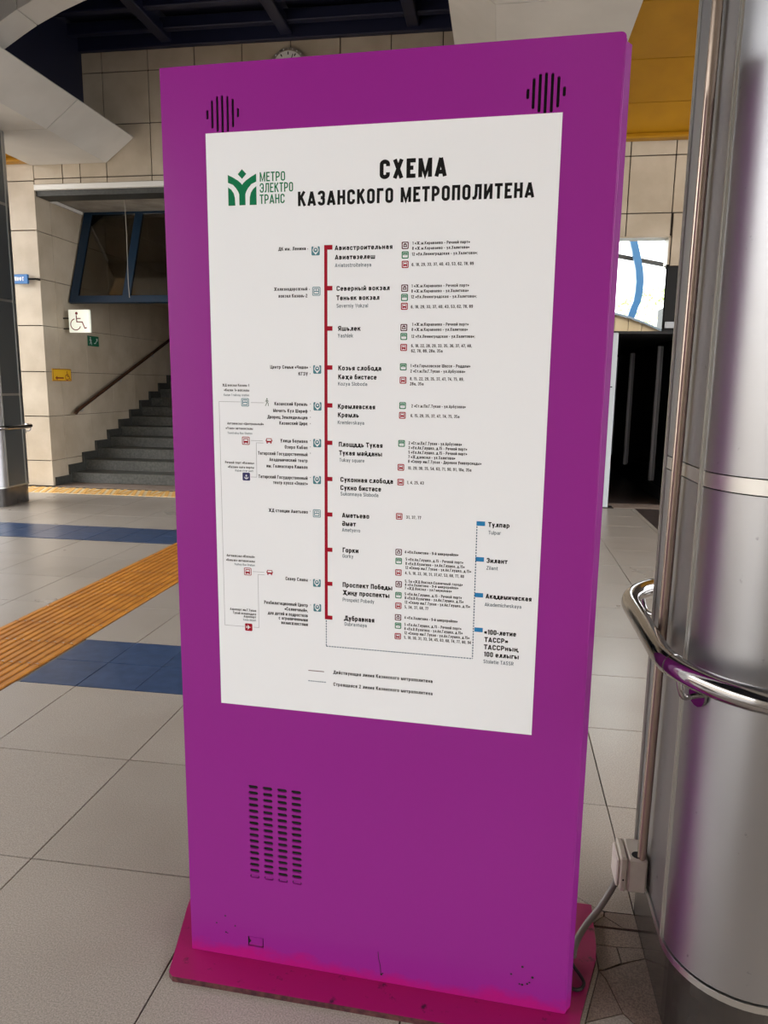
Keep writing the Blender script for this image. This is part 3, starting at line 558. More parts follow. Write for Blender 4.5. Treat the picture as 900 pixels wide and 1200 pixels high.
# ------------------------------------------------------------------ what is printed on the poster (millimetres from its top-left corner): text, left, baseline, right, capital height, style
TEXT = [
    ('ДК им. Ленина', 156.1, 235.6, 215.6, 6.8, 'k'),
    ('Авиастроительная', 277.1, 237.5, 398.8, 9.4, 'b'),
    ('Авиатөзелеш', 277.5, 255.8, 362.9, 9.4, 'b'),
    ('Aviatostroitelnaya', 278.0, 270.8, 354.7, 7.4, 'g'),
    ('Железнодорожный', 144.8, 316.2, 218.4, 6.9, 'k'),
    ('вокзал Казань-2', 155.0, 330.2, 218.3, 7.0, 'k'),
    ('Северный вокзал', 281.0, 317.9, 393.9, 9.5, 'b'),
    ('Төньяк вокзал', 281.0, 336.7, 372.7, 9.6, 'b'),
    ('Severniy Vokzal', 281.4, 351.7, 348.6, 7.6, 'g'),
    ('Яшьлек', 284.0, 398.5, 333.5, 9.7, 'b'),
    ('Yashlek', 284.0, 412.1, 317.2, 7.7, 'g'),
    ('Центр Семьи «Чаша»', 134.2, 477.1, 218.4, 7.2, 'k'),
    ('КГЭУ', 197.4, 491.0, 218.3, 7.2, 'k'),
    ('Козья слобода', 284.9, 479.5, 378.5, 9.9, 'b'),
    ('Кәҗә бистәсе', 284.9, 497.9, 368.5, 9.9, 'b'),
    ('Kozya Sloboda', 284.9, 511.1, 348.3, 7.5, 'g'),
    ('Кремлевская', 284.2, 559.7, 366.1, 10.1, 'b'),
    ('Кремль', 284.3, 577.7, 330.9, 10.1, 'b'),
    ('Kremlevskaya', 284.3, 592.4, 342.3, 7.6, 'g'),
    ('Площадь Тукая', 286.4, 640.3, 383.0, 10.2, 'b'),
    ('Тукая мәйданы', 287.4, 658.6, 382.0, 10.3, 'b'),
    ('Tukay square', 288.2, 672.7, 343.5, 7.7, 'g'),
    ('Суконная слобода', 290.2, 716.1, 406.8, 10.4, 'b'),
    ('Сукно бистәсе', 290.2, 734.0, 381.0, 10.5, 'b'),
    ('Sukonnaya Sloboda', 290.8, 746.1, 374.8, 7.9, 'g'),
    ('Аметьево', 294.0, 794.4, 355.3, 10.6, 'b'),
    ('Әмәт', 294.2, 812.9, 325.5, 10.6, 'b'),
    ('Ametyevo', 294.3, 825.7, 335.3, 8.0, 'g'),
    ('Горки', 295.5, 872.2, 331.8, 10.8, 'b'),
    ('Gorky', 295.6, 884.3, 320.3, 8.1, 'g'),
    ('Проспект Победы', 295.7, 950.9, 408.4, 10.9, 'b'),
    ('Җиңү проспекты', 295.8, 968.8, 402.3, 11.0, 'b'),
    ('Prospekt Pobedy', 296.2, 983.9, 368.0, 8.3, 'g'),
    ('Дубравная', 300.3, 1027.7, 369.0, 11.1, 'b'),
    ('Dubravnaya', 300.7, 1040.0, 351.6, 8.4, 'g'),
    ('ЖД вокзал Казань-1', 23.1, 515.9, 85.5, 5.5, 'k'),
    ('«Казан 1» вокзалы', 27.0, 526.4, 85.3, 5.5, 'k'),
    ('Kazan 1 railway station', 26.1, 536.7, 85.0, 4.8, 'g'),
    ('Казанский Кремль', 142.7, 555.1, 217.3, 7.3, 'k'),
    ('Мечеть Кул Шариф', 139.4, 569.8, 217.3, 7.3, 'k'),
    ('Дворец Земледельцев', 126.3, 583.7, 217.2, 7.4, 'k'),
    ('Казанский Цирк', 153.4, 596.4, 217.1, 7.4, 'k'),
    ('Улица Баумана', 155.3, 634.5, 216.9, 7.4, 'k'),
    ('Озеро Кабан', 164.9, 648.0, 216.8, 7.4, 'k'),
    ('Татарский Государственный', 103.0, 663.2, 216.7, 7.5, 'k'),
    ('Академический театр', 129.1, 676.5, 216.6, 7.5, 'k'),
    ('им. Галиаскара Камала', 122.4, 690.7, 216.5, 7.6, 'k'),
    ('Татарский Государственный', 103.2, 714.9, 216.4, 7.6, 'k'),
    ('театр кукол «Экият»', 137.1, 726.9, 216.3, 7.6, 'k'),
    ('ЖД станции Аметьево', 125.4, 789.8, 216.5, 7.7, 'k'),
    ('Сквер Славы', 163.5, 944.1, 215.6, 7.9, 'k'),
    ('Реабилитационный Центр', 111.7, 1003.2, 215.2, 8.1, 'k'),
    ('«Солнечный»,', 160.6, 1015.1, 215.2, 8.1, 'k'),
    ('для детей и подростков', 120.4, 1027.4, 215.1, 8.1, 'k'),
    ('с ограниченными', 146.1, 1037.6, 215.0, 8.1, 'k'),
    ('возможностями', 152.1, 1048.1, 215.0, 8.1, 'k'),
    ('Автовокзал «Центральный»', 32.5, 598.6, 117.2, 5.2, 'k'),
    ('«Үзәк» автовокзалы', 28.8, 609.2, 92.1, 5.3, 'k'),
    ('Tsentralny Bus Station', 32.5, 619.4, 90.5, 4.5, 'g'),
    ('Речной порт «Казань»', 25.1, 685.0, 93.2, 5.3, 'k'),
    ('«Казан» елга порты', 31.7, 694.9, 93.0, 5.4, 'k'),
    ('Kazan river port', 48.6, 702.2, 90.9, 4.6, 'g'),
    ('Автовокзал «Южный»', 23.1, 897.7, 90.5, 5.6, 'k'),
    ('«Көньяк» автовокзалы', 21.8, 908.1, 90.9, 5.6, 'k'),
    ('Yuzhny Bus Station', 41.3, 916.9, 90.7, 4.8, 'g'),
    ('Аэропорт им.Г.Тукая', 28.2, 1024.1, 91.6, 5.7, 'k'),
    ('Тукай исемендәге', 35.3, 1032.7, 91.4, 5.7, 'k'),
    ('Аэропорт', 61.3, 1039.5, 91.3, 5.7, 'k'),
    ('Kazan Airport', 60.1, 1047.0, 91.1, 4.9, 'g'),
    ('1 «Ж.м.Караваево - Речной порт»', 438.7, 230.5, 553.9, 5.9, 'k'),
    ('8 «Ж.м.Караваево - ул.Халитова»', 438.6, 240.4, 553.2, 5.9, 'k'),
    ('12 «Ул.Ленинградская - ул.Халитова»;', 437.9, 251.4, 569.8, 5.9, 'k'),
    ('6, 18, 29, 33, 37, 40, 43, 53, 62, 78, 89', 438.3, 271.7, 563.0, 6.0, 'k'),
    ('1 «Ж.м.Караваево - Речной порт»', 438.5, 313.2, 554.9, 6.0, 'k'),
    ('8 «Ж.м.Караваево - ул.Халитова»', 438.4, 323.3, 554.2, 6.0, 'k'),
    ('12 «Ул.Ленинградская - ул.Халитова»;', 437.7, 334.5, 570.9, 6.0, 'k'),
    ('6, 18, 29, 33, 37, 40, 43, 53, 62, 78, 89', 438.1, 354.3, 564.1, 6.1, 'k'),
    ('1 «Ж.м.Караваево - Речной порт»', 441.2, 389.0, 556.3, 6.1, 'k'),
    ('8 «Ж.м.Караваево - ул.Халитова»', 440.5, 399.2, 554.9, 6.1, 'k'),
    ('12 «Ул.Ленинградская - ул.Халитова»;', 439.9, 412.9, 569.9, 6.1, 'k'),
    ('6, 18, 22, 28, 29, 33, 35, 36, 37, 47, 48,', 440.2, 431.7, 564.6, 6.2, 'k'),
    ('62, 78, 89, 28а, 35а', 440.4, 442.0, 505.3, 6.2, 'k'),
    ('1 «Ул.Горьковское Шоссе - Роддом»', 439.2, 472.0, 562.4, 6.2, 'k'),
    ('2 «Ст.м.Пл.Г.Тукая - ул.Арбузова»', 439.4, 482.8, 552.3, 6.2, 'k'),
    ('8, 15, 22, 29, 35, 37, 47, 74, 75, 89,', 438.8, 498.4, 550.4, 6.3, 'k'),
    ('28а, 35а', 439.0, 508.7, 467.5, 6.3, 'k'),
    ('2 «Ст.м.Пл.Г.Тукая - ул.Арбузова»', 442.9, 554.1, 555.6, 6.3, 'k'),
    ('6, 15, 29, 35, 37, 47, 74, 75, 35а', 441.7, 574.3, 543.6, 6.4, 'k'),
    ('2 «Ст.м.Пл.Г.Тукая - ул.Арбузова»', 438.4, 631.4, 549.9, 6.5, 'k'),
    ('3 «Ул.Ак.Глушко, д.15 - Речной порт»', 438.2, 641.1, 561.3, 6.5, 'k'),
    ('5 «Ул.Ак.Глушко, д.15 - Речной порт»', 438.3, 650.8, 561.6, 6.5, 'k'),
    ('7 «Ж.д.вокзал - ул.Халитова»', 438.2, 660.6, 537.1, 6.5, 'k'),
    ('8 «Сквер им.Г.Тукая - Деревня Универсиады»', 438.0, 670.0, 591.7, 6.5, 'k'),
    ('10, 29, 30, 35, 54, 63, 71, 90, 91, 10а, 35а', 437.7, 684.1, 571.7, 6.5, 'k'),
    ('1, 4, 25, 43', 436.4, 715.2, 472.5, 6.6, 'k'),
    ('31, 37, 77', 435.9, 790.1, 468.4, 6.7, 'k'),
    ('4 «Ул.Халитова - 9-й микрорайон»', 434.2, 866.3, 549.8, 6.4, 'k'),
    ('5 «Ул.Ак.Глушко, д.15 - Речной порт»', 436.5, 882.3, 560.6, 6.4, 'k'),
    ('8 «Ул.В.Кулагина - ул.Ак.Глушко, д.15»', 436.3, 891.8, 564.0, 6.5, 'k'),
    ('12 «Сквер им.Г.Тукая - ул.Ак.Глушко, д.15»', 435.9, 900.9, 578.1, 6.5, 'k'),
    ('4, 5, 18, 22, 30, 31, 37,47, 53, 68, 77, 80', 435.8, 912.8, 563.5, 6.5, 'k'),
    ('5, 5а «ЖД Вокзал-Солнечный город»', 435.7, 931.0, 560.8, 6.1, 'k'),
    ('4 «Ул.Халитова - 9-й микрорайон»', 435.8, 938.8, 551.9, 6.1, 'k'),
    ('7 «ЖД Вокзал - ул.Гаврилова»', 435.6, 946.9, 538.0, 6.1, 'k'),
    ('5 «Ул.Ак.Глушко, д.15 - Речной порт»', 435.8, 960.0, 559.9, 6.5, 'k'),
    ('8 «Ул.В.Кулагина - ул.Ак.Глушко, д.15»', 436.0, 968.9, 563.8, 6.6, 'k'),
    ('12 «Сквер им.Г.Тукая - ул.Ак.Глушко, д.15»', 435.8, 978.6, 578.2, 6.6, 'k'),
    ('5, 34, 37, 68, 77', 436.0, 989.6, 488.4, 6.6, 'k'),
    ('4 «Ул.Халитова - 9-й микрорайон»', 436.0, 1013.7, 552.3, 6.6, 'k'),
    ('5 «Ул.Ак.Глушко, д.15 - Речной порт»', 436.3, 1029.4, 561.1, 6.6, 'k'),
    ('8 «Ул.В.Кулагина - ул.Ак.Глушко, д.15»', 436.4, 1039.1, 564.1, 6.7, 'k'),
    ('12 «Сквер им.Г.Тукая - ул.Ак.Глушко, д.15»', 436.2, 1048.8, 579.2, 6.7, 'k'),
    ('5, 18, 30, 31, 33, 34, 45, 63, 68, 74, 77, 80, 94', 436.0, 1059.2, 583.2, 6.7, 'k'),
    ('Тулпар', 610.5, 799.2, 655.2, 10.2, 'b'),
    ('Tulpar', 611.8, 815.0, 637.7, 7.7, 'g'),
    ('Зилант', 609.7, 876.5, 653.8, 10.4, 'b'),
    ('Zilant', 610.2, 891.4, 634.4, 7.8, 'g'),
    ('Академическая', 610.7, 954.5, 707.2, 10.5, 'b'),
    ('Akademicheskaya', 609.5, 971.6, 686.7, 7.9, 'g'),
    ('«100-летие', 611.0, 1034.3, 678.7, 10.7, 'b'),
    ('ТАССР»', 611.6, 1051.4, 661.4, 10.8, 'b'),
    ('ТАССРның', 611.1, 1068.1, 683.2, 10.8, 'b'),
    ('100 еллыгы', 611.1, 1084.5, 686.3, 10.8, 'b'),
    ('Stoletie TASSR', 611.1, 1099.7, 675.7, 8.2, 'g'),
    ('Действующая линия Казанского метрополитена', 275.0, 1156.2, 501.7, 8.2, 'k'),
    ('Строящаяся 2 линия Казанского метрополитена', 275.0, 1185.0, 502.4, 8.2, 'k'),
]
SQ = [('pin', 236.7, 237.7), ('train', 237.9, 318.2), ('pin', 239.2, 478.1), ('train', 75.3, 549.8), ('pin', 239.6, 555.6), ('bus', 75.3, 633.5), ('pin', 238.6, 634.1), ('anchor', 74.6, 712.9), ('pin', 237.9, 714.3), ('train', 237.2, 788.4), ('bus', 73.4, 930.1), ('pin', 236.7, 945.9), ('pin', 237.6, 1003.3), ('air', 73.0, 1062.0)]
TR = [(424.3, 231.5, 'd'), (424.6, 249.9, 'g'), (424.9, 268.1, 'r'), (424.7, 314.4, 'd'), (424.6, 332.7, 'g'), (424.6, 350.0, 'r'), (424.4, 392.4, 'd'), (424.5, 410.1, 'g'), (424.6, 432.2, 'r'), (424.5, 471.4, 'g'), (424.4, 498.6, 'r'), (424.4, 550.7, 'g'), (424.2, 570.9, 'r'), (423.5, 629.7, 'g'), (422.9, 680.3, 'r'), (422.9, 711.9, 'r'), (420.9, 786.0, 'r'), (421.0, 864.6, 'd'), (421.4, 884.3, 'g'), (421.2, 909.9, 'r'), (422.2, 936.1, 'd'), (422.0, 961.0, 'g'), (422.2, 984.8, 'r'), (422.0, 1011.5, 'd'), (422.3, 1030.3, 'g'), (422.1, 1054.7, 'r')]
DOTS = [(219.8, 233.6), (222.9, 314.2), (223.7, 473.4), (223.6, 487.1), (223.7, 550.8), (223.6, 565.1), (223.5, 579.1), (223.4, 592.8), (223.2, 629.2), (223.2, 642.6), (223.1, 656.3), (222.8, 709.4), (222.0, 784.1), (221.6, 940.6), (221.7, 997.9)]

b = MB(); put_text(b, 'ЛИФТ', -.085, .055, -.025, .05, -.0215, .18); b.build('lettering', 'ink_paper', bx)

# ------------------------------------------------------------------ clock on the far wall
ck = thing('wall_clock', 'round pale wall clock peeping over the top of the magenta kiosk', 'clock', (-2.637, YW-.02, 5.125))
cb = MB(); cb.prism([(.232*math.cos(a*PI/20), .232*math.sin(a*PI/20)) for a in range(40)], -.05, 0, 'y', 0, True); cb.build('clock_case', 'bronze', ck)
b = MB(); b.add([(.195*math.cos(a*PI/20), -.053, .195*math.sin(a*PI/20)) for a in range(40)], [tuple(range(40))]); b.build('clock_face', 'white', ck)
b = MB()
for k in range(12):
    a = k*PI/6; b = MB(); strip2(b, [(.150*math.sin(a), .150*math.cos(a)), (.182*math.sin(a), .182*math.cos(a))], .013, -.055); b.build('hour_mark', 'ink', ck)
b = MB(); strip2(b, [(0, 0), (-.05, .10)], .014, -.057); strip2(b, [(0, 0), (.06, .155)], .010, -.058); b.build('clock_hands', 'ink', ck)
b = MB()
for k in range(24):
    a = k*PI/12; b.box(.214*math.cos(a)-.006, .214*math.cos(a)+.006, -.058, -.05, .214*math.sin(a)-.006, .214*math.sin(a)+.006)
b.build('bezel_beads', 'white', ck)['kind'] = 'stuff'

# ------------------------------------------------------------------ roof structure
YB = -10.0
ceil = struct(MB().box(-9.5, 9, YB, YW+.3, 5.78, 5.95).build('ceiling', 'navy'), 'dark navy roof deck between white ribs', 'ceiling')
for x in (-4.15, -2.65, -1.15):
    MB().box(x-.07, x+.07, YB, YW-.02, 5.48, 5.60, 0, .01).build('ceiling_beam', 'navy_beam', ceil); MB().box(x-.03, x+.03, YB, YW-.02, 5.60, 5.78).build('ceiling_beam', 'navy_beam', ceil)
for y in (8.95, 8.45, 5.9, 3.3):
    MB().box(-5.35, .15, y-.05, y+.05, 5.53, 5.66, 0, .01).build('ceiling_beam', 'navy_beam', ceil)
MB().box(-5.35, .15, YW-.10, YW-.02, 5.44, 5.60, 0, .008).build('ceiling_beam', 'navy_beam', ceil)
xs = [-5.35, -4.15, -2.65, -1.15, .15]
for x0, x1 in zip(xs[:-1], xs[1:]):
    for y0, y1 in ((.7,3.3),(3.3,5.9),(5.9,8.45),(8.45,9.15)):
        MB().box(x0+.06, x1-.06, y0+.08, y1-.08, 5.70, 5.74, 0, .01).build('ceiling_panel', 'navy', ceil)
for x in (-5.33, .20):
    struct(MB().box(x-.03, x+.03, YB, YW-.03, 4.5, 5.78).build('trim_1' if x < 0 else 'trim_2', 'navy'), 'navy side fascia above the white rib')
def rib(mirror, x_in, label):
    """white clad rib running along the hall; outline in xz, ends against the far wall"""
    r_ = struct(bpy_empty('roof_rib', (x_in, 0, 0)), label, 'rib'); s = -1 if mirror else 1
    ylen = [(YW-.03, 7.95), (7.94, 5.9), (5.89, 3.4), (3.39, .9), (.89, -1.6), (-1.61, -4.1), (-4.11, -7), (-7.01, YB)]
    for a, c in ylen:
        poly = [(-1.04*s, 4.165), (0, 4.165), (0, 4.19), (-1.0*s, 4.19)]
        if not mirror and a > 9: MB().prism([(-1.04,c),(0,c),(0,a),(-1.04,a)], 4.165, 4.19).build('rib_soffit_panel', 'white_clad', r_)
        else: MB().prism(poly, c, a, 'y').build('rib_soffit_panel', 'white_clad', r_)
        MB().prism([(.002*s, 4.165), (.385*s, 4.445), (.37*s, 4.465), (-.012*s, 4.19)], c, a, 'y').build('rib_side_panel', 'white_clad', r_)
    MB().prism([(-1.03*s, 4.20), (-.02*s, 4.20), (.355*s, 4.462), (-1.03*s, 4.462)], YB, YW-.04, 'y').build('rib_core', 'navy', r_)
    return r_
rib(False, -5.04, 'white clad roof rib pointing at the far wall, left of the kiosk')
rib(True, -.142, 'white clad roof rib overhead, above the top of the magenta kiosk')
# curved white arch springing from the left rib
ar = struct(bpy_empty('roof_arch', (-4.7, 6.95, 4.6)), 'curved pale arch rising from the left rib into the dark roof', 'arch')
def arch_panel(P, y0, y1):
    poly = [(x+4.7, z-4.6) for x, z in P] + [(P[-1][0]+4.7, 1.16), (P[0][0]+4.7, 1.16)]
    MB().prism(poly, y0-6.95, y1-6.95, 'y').build('arch_panel', 'white_clad', ar)
C1 = [(-5.28,4.36),(-5.0,4.46),(-4.765,4.583),(-4.6,4.672),(-4.46,4.742)]; C2 = [(-4.45,4.747),(-4.2,4.848),(-3.923,4.939),(-3.5,5.08),(-3.0,5.26),(-2.6,5.45)]
arch_panel(C1, 6.68, 6.98); arch_panel(C2, 6.68, 6.98)
# yellow cove ceilings outside the two ribs
def cove(x0, x1, label):
    c_ = struct(bpy_empty('yellow_cove', (x0, YW, 4.2)), label, 'ceiling')
    P = [(9.19,4.205),(8.75,4.437),(8.2,4.648),(7.4,4.81),(6.0,4.98),(4.2,5.12),(2.2,5.22),(0,5.28),(-2,5.30),(YB,5.31)]
    for (ya, za), (yb, zb) in zip(P[:-1], P[1:]):
        g = .010; MB().prism([(ya-YW-g, za-4.2+.002), (yb-YW+g, zb-4.2), (yb-YW+g, zb-4.17), (ya-YW-g, za-4.17)], 0, x1-x0, 'x').build('cove_panel', 'yellow', c_)
        MB().box(0, x1-x0, yb-YW-.03, yb-YW+.03, zb-4.17, zb-4.14).build('joint_strip', 'black', c_)
    MB().prism([(9.19-YW,4.185-4.2),(9.08-YW,4.185-4.2),(9.06-YW,4.20-4.2),(9.08-YW,4.235-4.2),(9.19-YW,4.235-4.2)], 0, x1-x0, 'x').build('edge_moulding', 'yellow', c_)
cove(.925, 6.2, 'yellow panelled cove ceiling right of the kiosk above the beige wall')
cove(-8.8, -6.10, 'yellow panelled cove ceiling at far left behind the grey column')

# unseen rear wall and outside block, added to keep bright sky out of reflections
hw = MB(); hw.box(-8.6, 9.3, YB-.3, YB, 0, 5.9)
struct(hw.build('added_rear_wall', 'concrete'))
struct(MB().box(-26, -20, -24, 7, 0, 6.2).build('added_block', 'concrete'), 'unseen concrete block added left of the hall to dim the reflected sky')  # added out of view to lower the horizon brightness mirrored in the steel

# ------------------------------------------------------------------ doorway, corridor and gallery window on the right
post = struct(MB().box(1.262, 1.335, YW-.16, YW-.08, 0, 2.07, 0, .006).build('trim_3', 'alu_light'), 'pale upright post beside the dark doorway', 'post')
MB().box(1.24, 1.40, YW-.20, YW-.04, 0, .012, 0, .002).build('post_foot', 'plinth', post)
MB().box(1.262, 1.30, YW-.165, YW-.08, 1.44, 1.452).build('post_joint', 'ink', post)
fl = MB(); fl.box(1.2, 3.4, 9.10, 9.45, -.02, .002); struct(fl.build('threshold', 'granite_worn'), 'worn granite threshold at the dark doorway', 'threshold')
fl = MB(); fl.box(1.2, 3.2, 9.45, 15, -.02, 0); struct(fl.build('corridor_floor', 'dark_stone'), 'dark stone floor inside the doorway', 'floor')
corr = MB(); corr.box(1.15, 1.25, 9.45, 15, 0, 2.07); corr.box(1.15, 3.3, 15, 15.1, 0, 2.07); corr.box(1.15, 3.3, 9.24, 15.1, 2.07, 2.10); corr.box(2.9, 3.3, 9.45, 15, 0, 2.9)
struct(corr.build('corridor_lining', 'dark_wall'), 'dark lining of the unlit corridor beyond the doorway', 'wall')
gp = thing('glass_partition', 'dark tinted glass partition with grey uprights in the unlit corridor', 'partition', (2.12, 9.5, 0))
for k in range(3):
    MB().box(0, .02, k*1.9+.0, (k+1)*1.9-.02, .16, 2.04).build('pane', 'dark_glass', gp)
for y in (1.1, 3.25, 5.0):
    MB().box(-.035, .03, y-.035, y+.035, .17, 2.0).build('upright', 'alu', gp)
MB().box(-.03, .05, -.1, 5.5, 0, .15).build('sill', 'dark_wall', gp)
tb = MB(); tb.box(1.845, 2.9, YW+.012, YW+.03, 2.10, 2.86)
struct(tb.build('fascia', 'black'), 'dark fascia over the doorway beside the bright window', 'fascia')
tag(MB().box(1.87, 2.55, YW-.02, YW+.01, 2.135, 2.205).build('door_track', 'alu'), 'grey door track above the dark doorway', 'track')
win = struct(bpy_empty('window_1', (1.26, YW+.012, 2.09)), 'bright transom window beside the kiosk looking onto the glazed gallery', 'window')
MB().box(0, .60, 0, .006, 0, 1.07).build('pane', 'clear', win)
MB().box(-.0, .60, -.01, .02, -.02, .01).build('sill', 'dark_wall', win); MB().box(.585, .607, -.02, .19, .76, 1.07).build('reveal', 'beige', win); MB().box(0, .607, -.02, .19, 1.06, 1.075).build('reveal', 'beige', win)
# gallery outside
gal = thing('gallery_arch', 'light blue curved gallery rib with dark glazing bar seen through the window', 'arch', (1.9, 13.42, 2.5))
R_ = [(1.80,3.92),(1.872,3.689),(1.954,3.405),(2.005,3.20),(2.025,3.03),(2.022,2.88),(2.005,2.74),(1.975,2.66)]
R_ += [(1.93,2.5),(1.86,2.36)]; R_ = [(x*1.118, 1.44+(z-1.44)*1.118) for x, z in R_]; gb = MB(); n = len(R_)
vs = []
for i, (x, z) in enumerate(R_):
    w_ = .06
    for dx, dy_ in ((-w_, -.05), (w_, -.05), (w_, .05), (-w_, .05)): vs.append((x-1.9+dx, dy_, z-2.5))
gb.add(vs, [(i*4+k, i*4+(k+1) % 4, (i+1)*4+(k+1) % 4, (i+1)*4+k) for i in range(n-1) for k in range(4)]); gb.build('curved_rib', 'blue_rib', gal)
gb = MB(); gb.prism([(1.2*1.118,3.555*1.118-.17),(2.9*1.118,3.215*1.118-.17),(2.9*1.118,3.155*1.118-.17),(1.2*1.118,3.495*1.118-.17)], .04, .10, 'y'); o = gb.build('glazing_bar', 'dark_wall', gal); o.location = (-1.9, .05, -2.5)
lg = thing('parapet', 'tan curved parapet with grey coping beyond the window', 'parapet', (1.2, 12, 0))
TOP = [(1.2,2.70),(1.5,2.64),(1.70,2.575),(1.9,2.52),(2.1,2.45),(2.36,2.34),(2.55,2.26),(2.7,2.19)]
for (xa, za), (xb, zb) in zip(TOP[:-1], TOP[1:]):
    MB().prism([(xa-1.2+.004, 2.13), (xb-1.2-.004, 2.13), (xb-1.2-.004, zb-.03), (xa-1.2+.004, za-.03)], 0, .12, 'y').build('cladding_panel', 'tan', lg)
cb = MB()
cb.add([(x-1.2, y, z+d) for x, z in TOP for (y, d) in ((-.02, -.03), (-.02, 0), (1.3, .16), (1.3, .13))], [(i*4+k, i*4+(k+1) % 4, (i+1)*4+(k+1) % 4, (i+1)*4+k) for i in range(len(TOP)-1) for k in range(4)])
cb.build('coping', 'ledge', lg)
tr = thing('tree', 'pale green tree seen faintly through the bright window', 'tree', (3.78, 20, 0))
MB().tube([(0,0,0),(.05,0,1.6),(0,.1,2.8)], [.14,.1,.05], 8).build('trunk', 'bark', tr)
lb = MB()
for k in range(900):
    a, u, rr = random.uniform(0, 2*PI), random.uniform(-1, 1), random.uniform(.5, 1)**.5
    c = Vector((1.0*rr*math.cos(a)*math.sqrt(1-u*u), .9*rr*math.sin(a)*math.sqrt(1-u*u), 3.15+.85*rr*u)); d = Vector((random.uniform(-1,1), random.uniform(-1,1), random.uniform(-1,1))).normalized(); e = d.orthogonal().normalized()
    s = .07; lb.add([c-d*s, c+e*s*.5, c+d*s, c-e*s*.5], [(0,1,2,3)])
lv = lb.build('foliage', 'leaf', tr); lv['kind'] = 'stuff'

# ------------------------------------------------------------------ clad columns
def stadium(r, y0, y1, n=14, k=0.0):
    """closed plan outline: straight sides at x=-r and x=+r from y0 to y1, half-round ends"""
    R = r+k
    return [(R*math.cos(a), y0+R*math.sin(a)) for a in [PI+PI*i/n for i in range(n+1)]] + [(R*math.cos(a), y1+R*math.sin(a)) for a in [PI*i/n for i in range(n+1)]]
def column(name, label, cx, y0, y1, r, plinth_z, top, panel_mat, ex=None):
    c = thing(name, label, 'column', (cx, y0, 0)); L_ = y1-y0
    MB().prism(stadium(r-.012, 0, L_, 20), 0, plinth_z, smooth=False).build('plinth', 'plinth', c)
    MB().prism(stadium(r-.02, 0, L_, 12), plinth_z, top).build('core', 'black', c)
    lv = [plinth_z+.012]+[plinth_z+.01+1.052*k for k in range(1, 6)]; lv = [z for z in lv if z < top-.2]+[top]
    ring = MB(); o = stadium(r, 0, L_, 24, .004); i_ = stadium(r, 0, L_, 24, -.02); n = len(o)
    for z in (plinth_z-.002,):
        ring.add([(x, y, z) for x, y in o]+[(x, y, z+.016) for x, y in o]+[(x, y, z) for x, y in i_]+[(x, y, z+.016) for x, y in i_],
                 [(a, (a+1) % n, n+(a+1) % n, n+a) for a in range(n)]+[(n+a, n+(a+1) % n, 3*n+(a+1) % n, 3*n+a) for a in range(n)]+[(2*n+a, 2*n+(a+1) % n, (a+1) % n, a) for a in range(n)])
    ring.build('base_trim', 'trim_metal', c)
    def seg(pts, z0, z1, name, m, t=.004, proud=0.0):
        P = [Vector(p) for p in pts]; m_ = len(P); out, inn = [], []
        for k in range(m_):
            tg = (P[min(k+1, m_-1)]-P[max(k-1, 0)]).normalized(); nn = Vector((tg.y, -tg.x)); out.append(P[k]+nn*proud); inn.append(P[k]-nn*t)
        b = MB(); V = [(p.x, p.y, z0) for p in out]+[(p.x, p.y, z1) for p in out]
        b.add(V, [(k, k+1, m_+k+1, m_+k) for k in range(m_-1)], 0, True)
        E_ = [(p.x, p.y, z1) for p in out]+[(p.x, p.y, z1) for p in inn]; b.add(E_, [(k, k+1, m_+k+1, m_+k) for k in range(m_-1)])
        E_ = [(p.x, p.y, z0) for p in out]+[(p.x, p.y, z0) for p in inn]; b.add(E_, [(k, k+1, m_+k+1, m_+k) for k in range(m_-1)])
        return b.build(name, m, c)
    N_ = 22
    front = [(r*math.cos(a), r*math.sin(a)) for a in [PI+.05+(PI-.10)*i/N_ for i in range(N_+1)]]
    back = [(r*math.cos(a), L_+r*math.sin(a)) for a in [.05+(PI-.10)*i/N_ for i in range(N_+1)]]
    for z0, z1 in zip(lv[:-1], lv[1:]):
        a, d = z0+(.017 if z0 > lv[0] else .005), z1-.017
        seg(front, a, d, 'cladding_panel', panel_mat[1]); seg(back, a, d, 'cladding_panel', panel_mat[1])
        seg([(-r, L_-.012), (-r, .012)], a, d, 'cladding_panel', panel_mat[0]); seg([(r, .012), (r, L_-.012)], a, d, 'cladding_panel', panel_mat[0])
    for z in lv[1:-1]:
        for pts in (front, back, [(-r, L_-.012), (-r, .012)], [(r, .012), (r, L_-.012)]): seg(pts, z-.0145, z+.0145, 'joint_band', 'band_metal', .006, .0)
    for (x, y) in ((-r, 0), (-r, L_), (r, 0), (r, L_)):
        MB().box(x-.0035, x+.0035, y-.0105, y+.0105, plinth_z+.012, top).build('edge_trim', 'trim_metal', c)
        MB().box(x-.0055, x+.0055, y-.003, y+.003, plinth_z+.012, top).build('edge_trim', 'trim_metal', c)
    return c
column('clad_column', 'large brushed steel clad column at the right edge of the photo', .58, 1.555, 1.885, .17, .20, 5.3, ('steel', 'steel'))
column('clad_column', 'dark grey clad column at the far left edge with a polished plinth', -5.74, 7.585, 7.91, .17, .215, 5.3, ('steel_dark_refl', 'steel'))
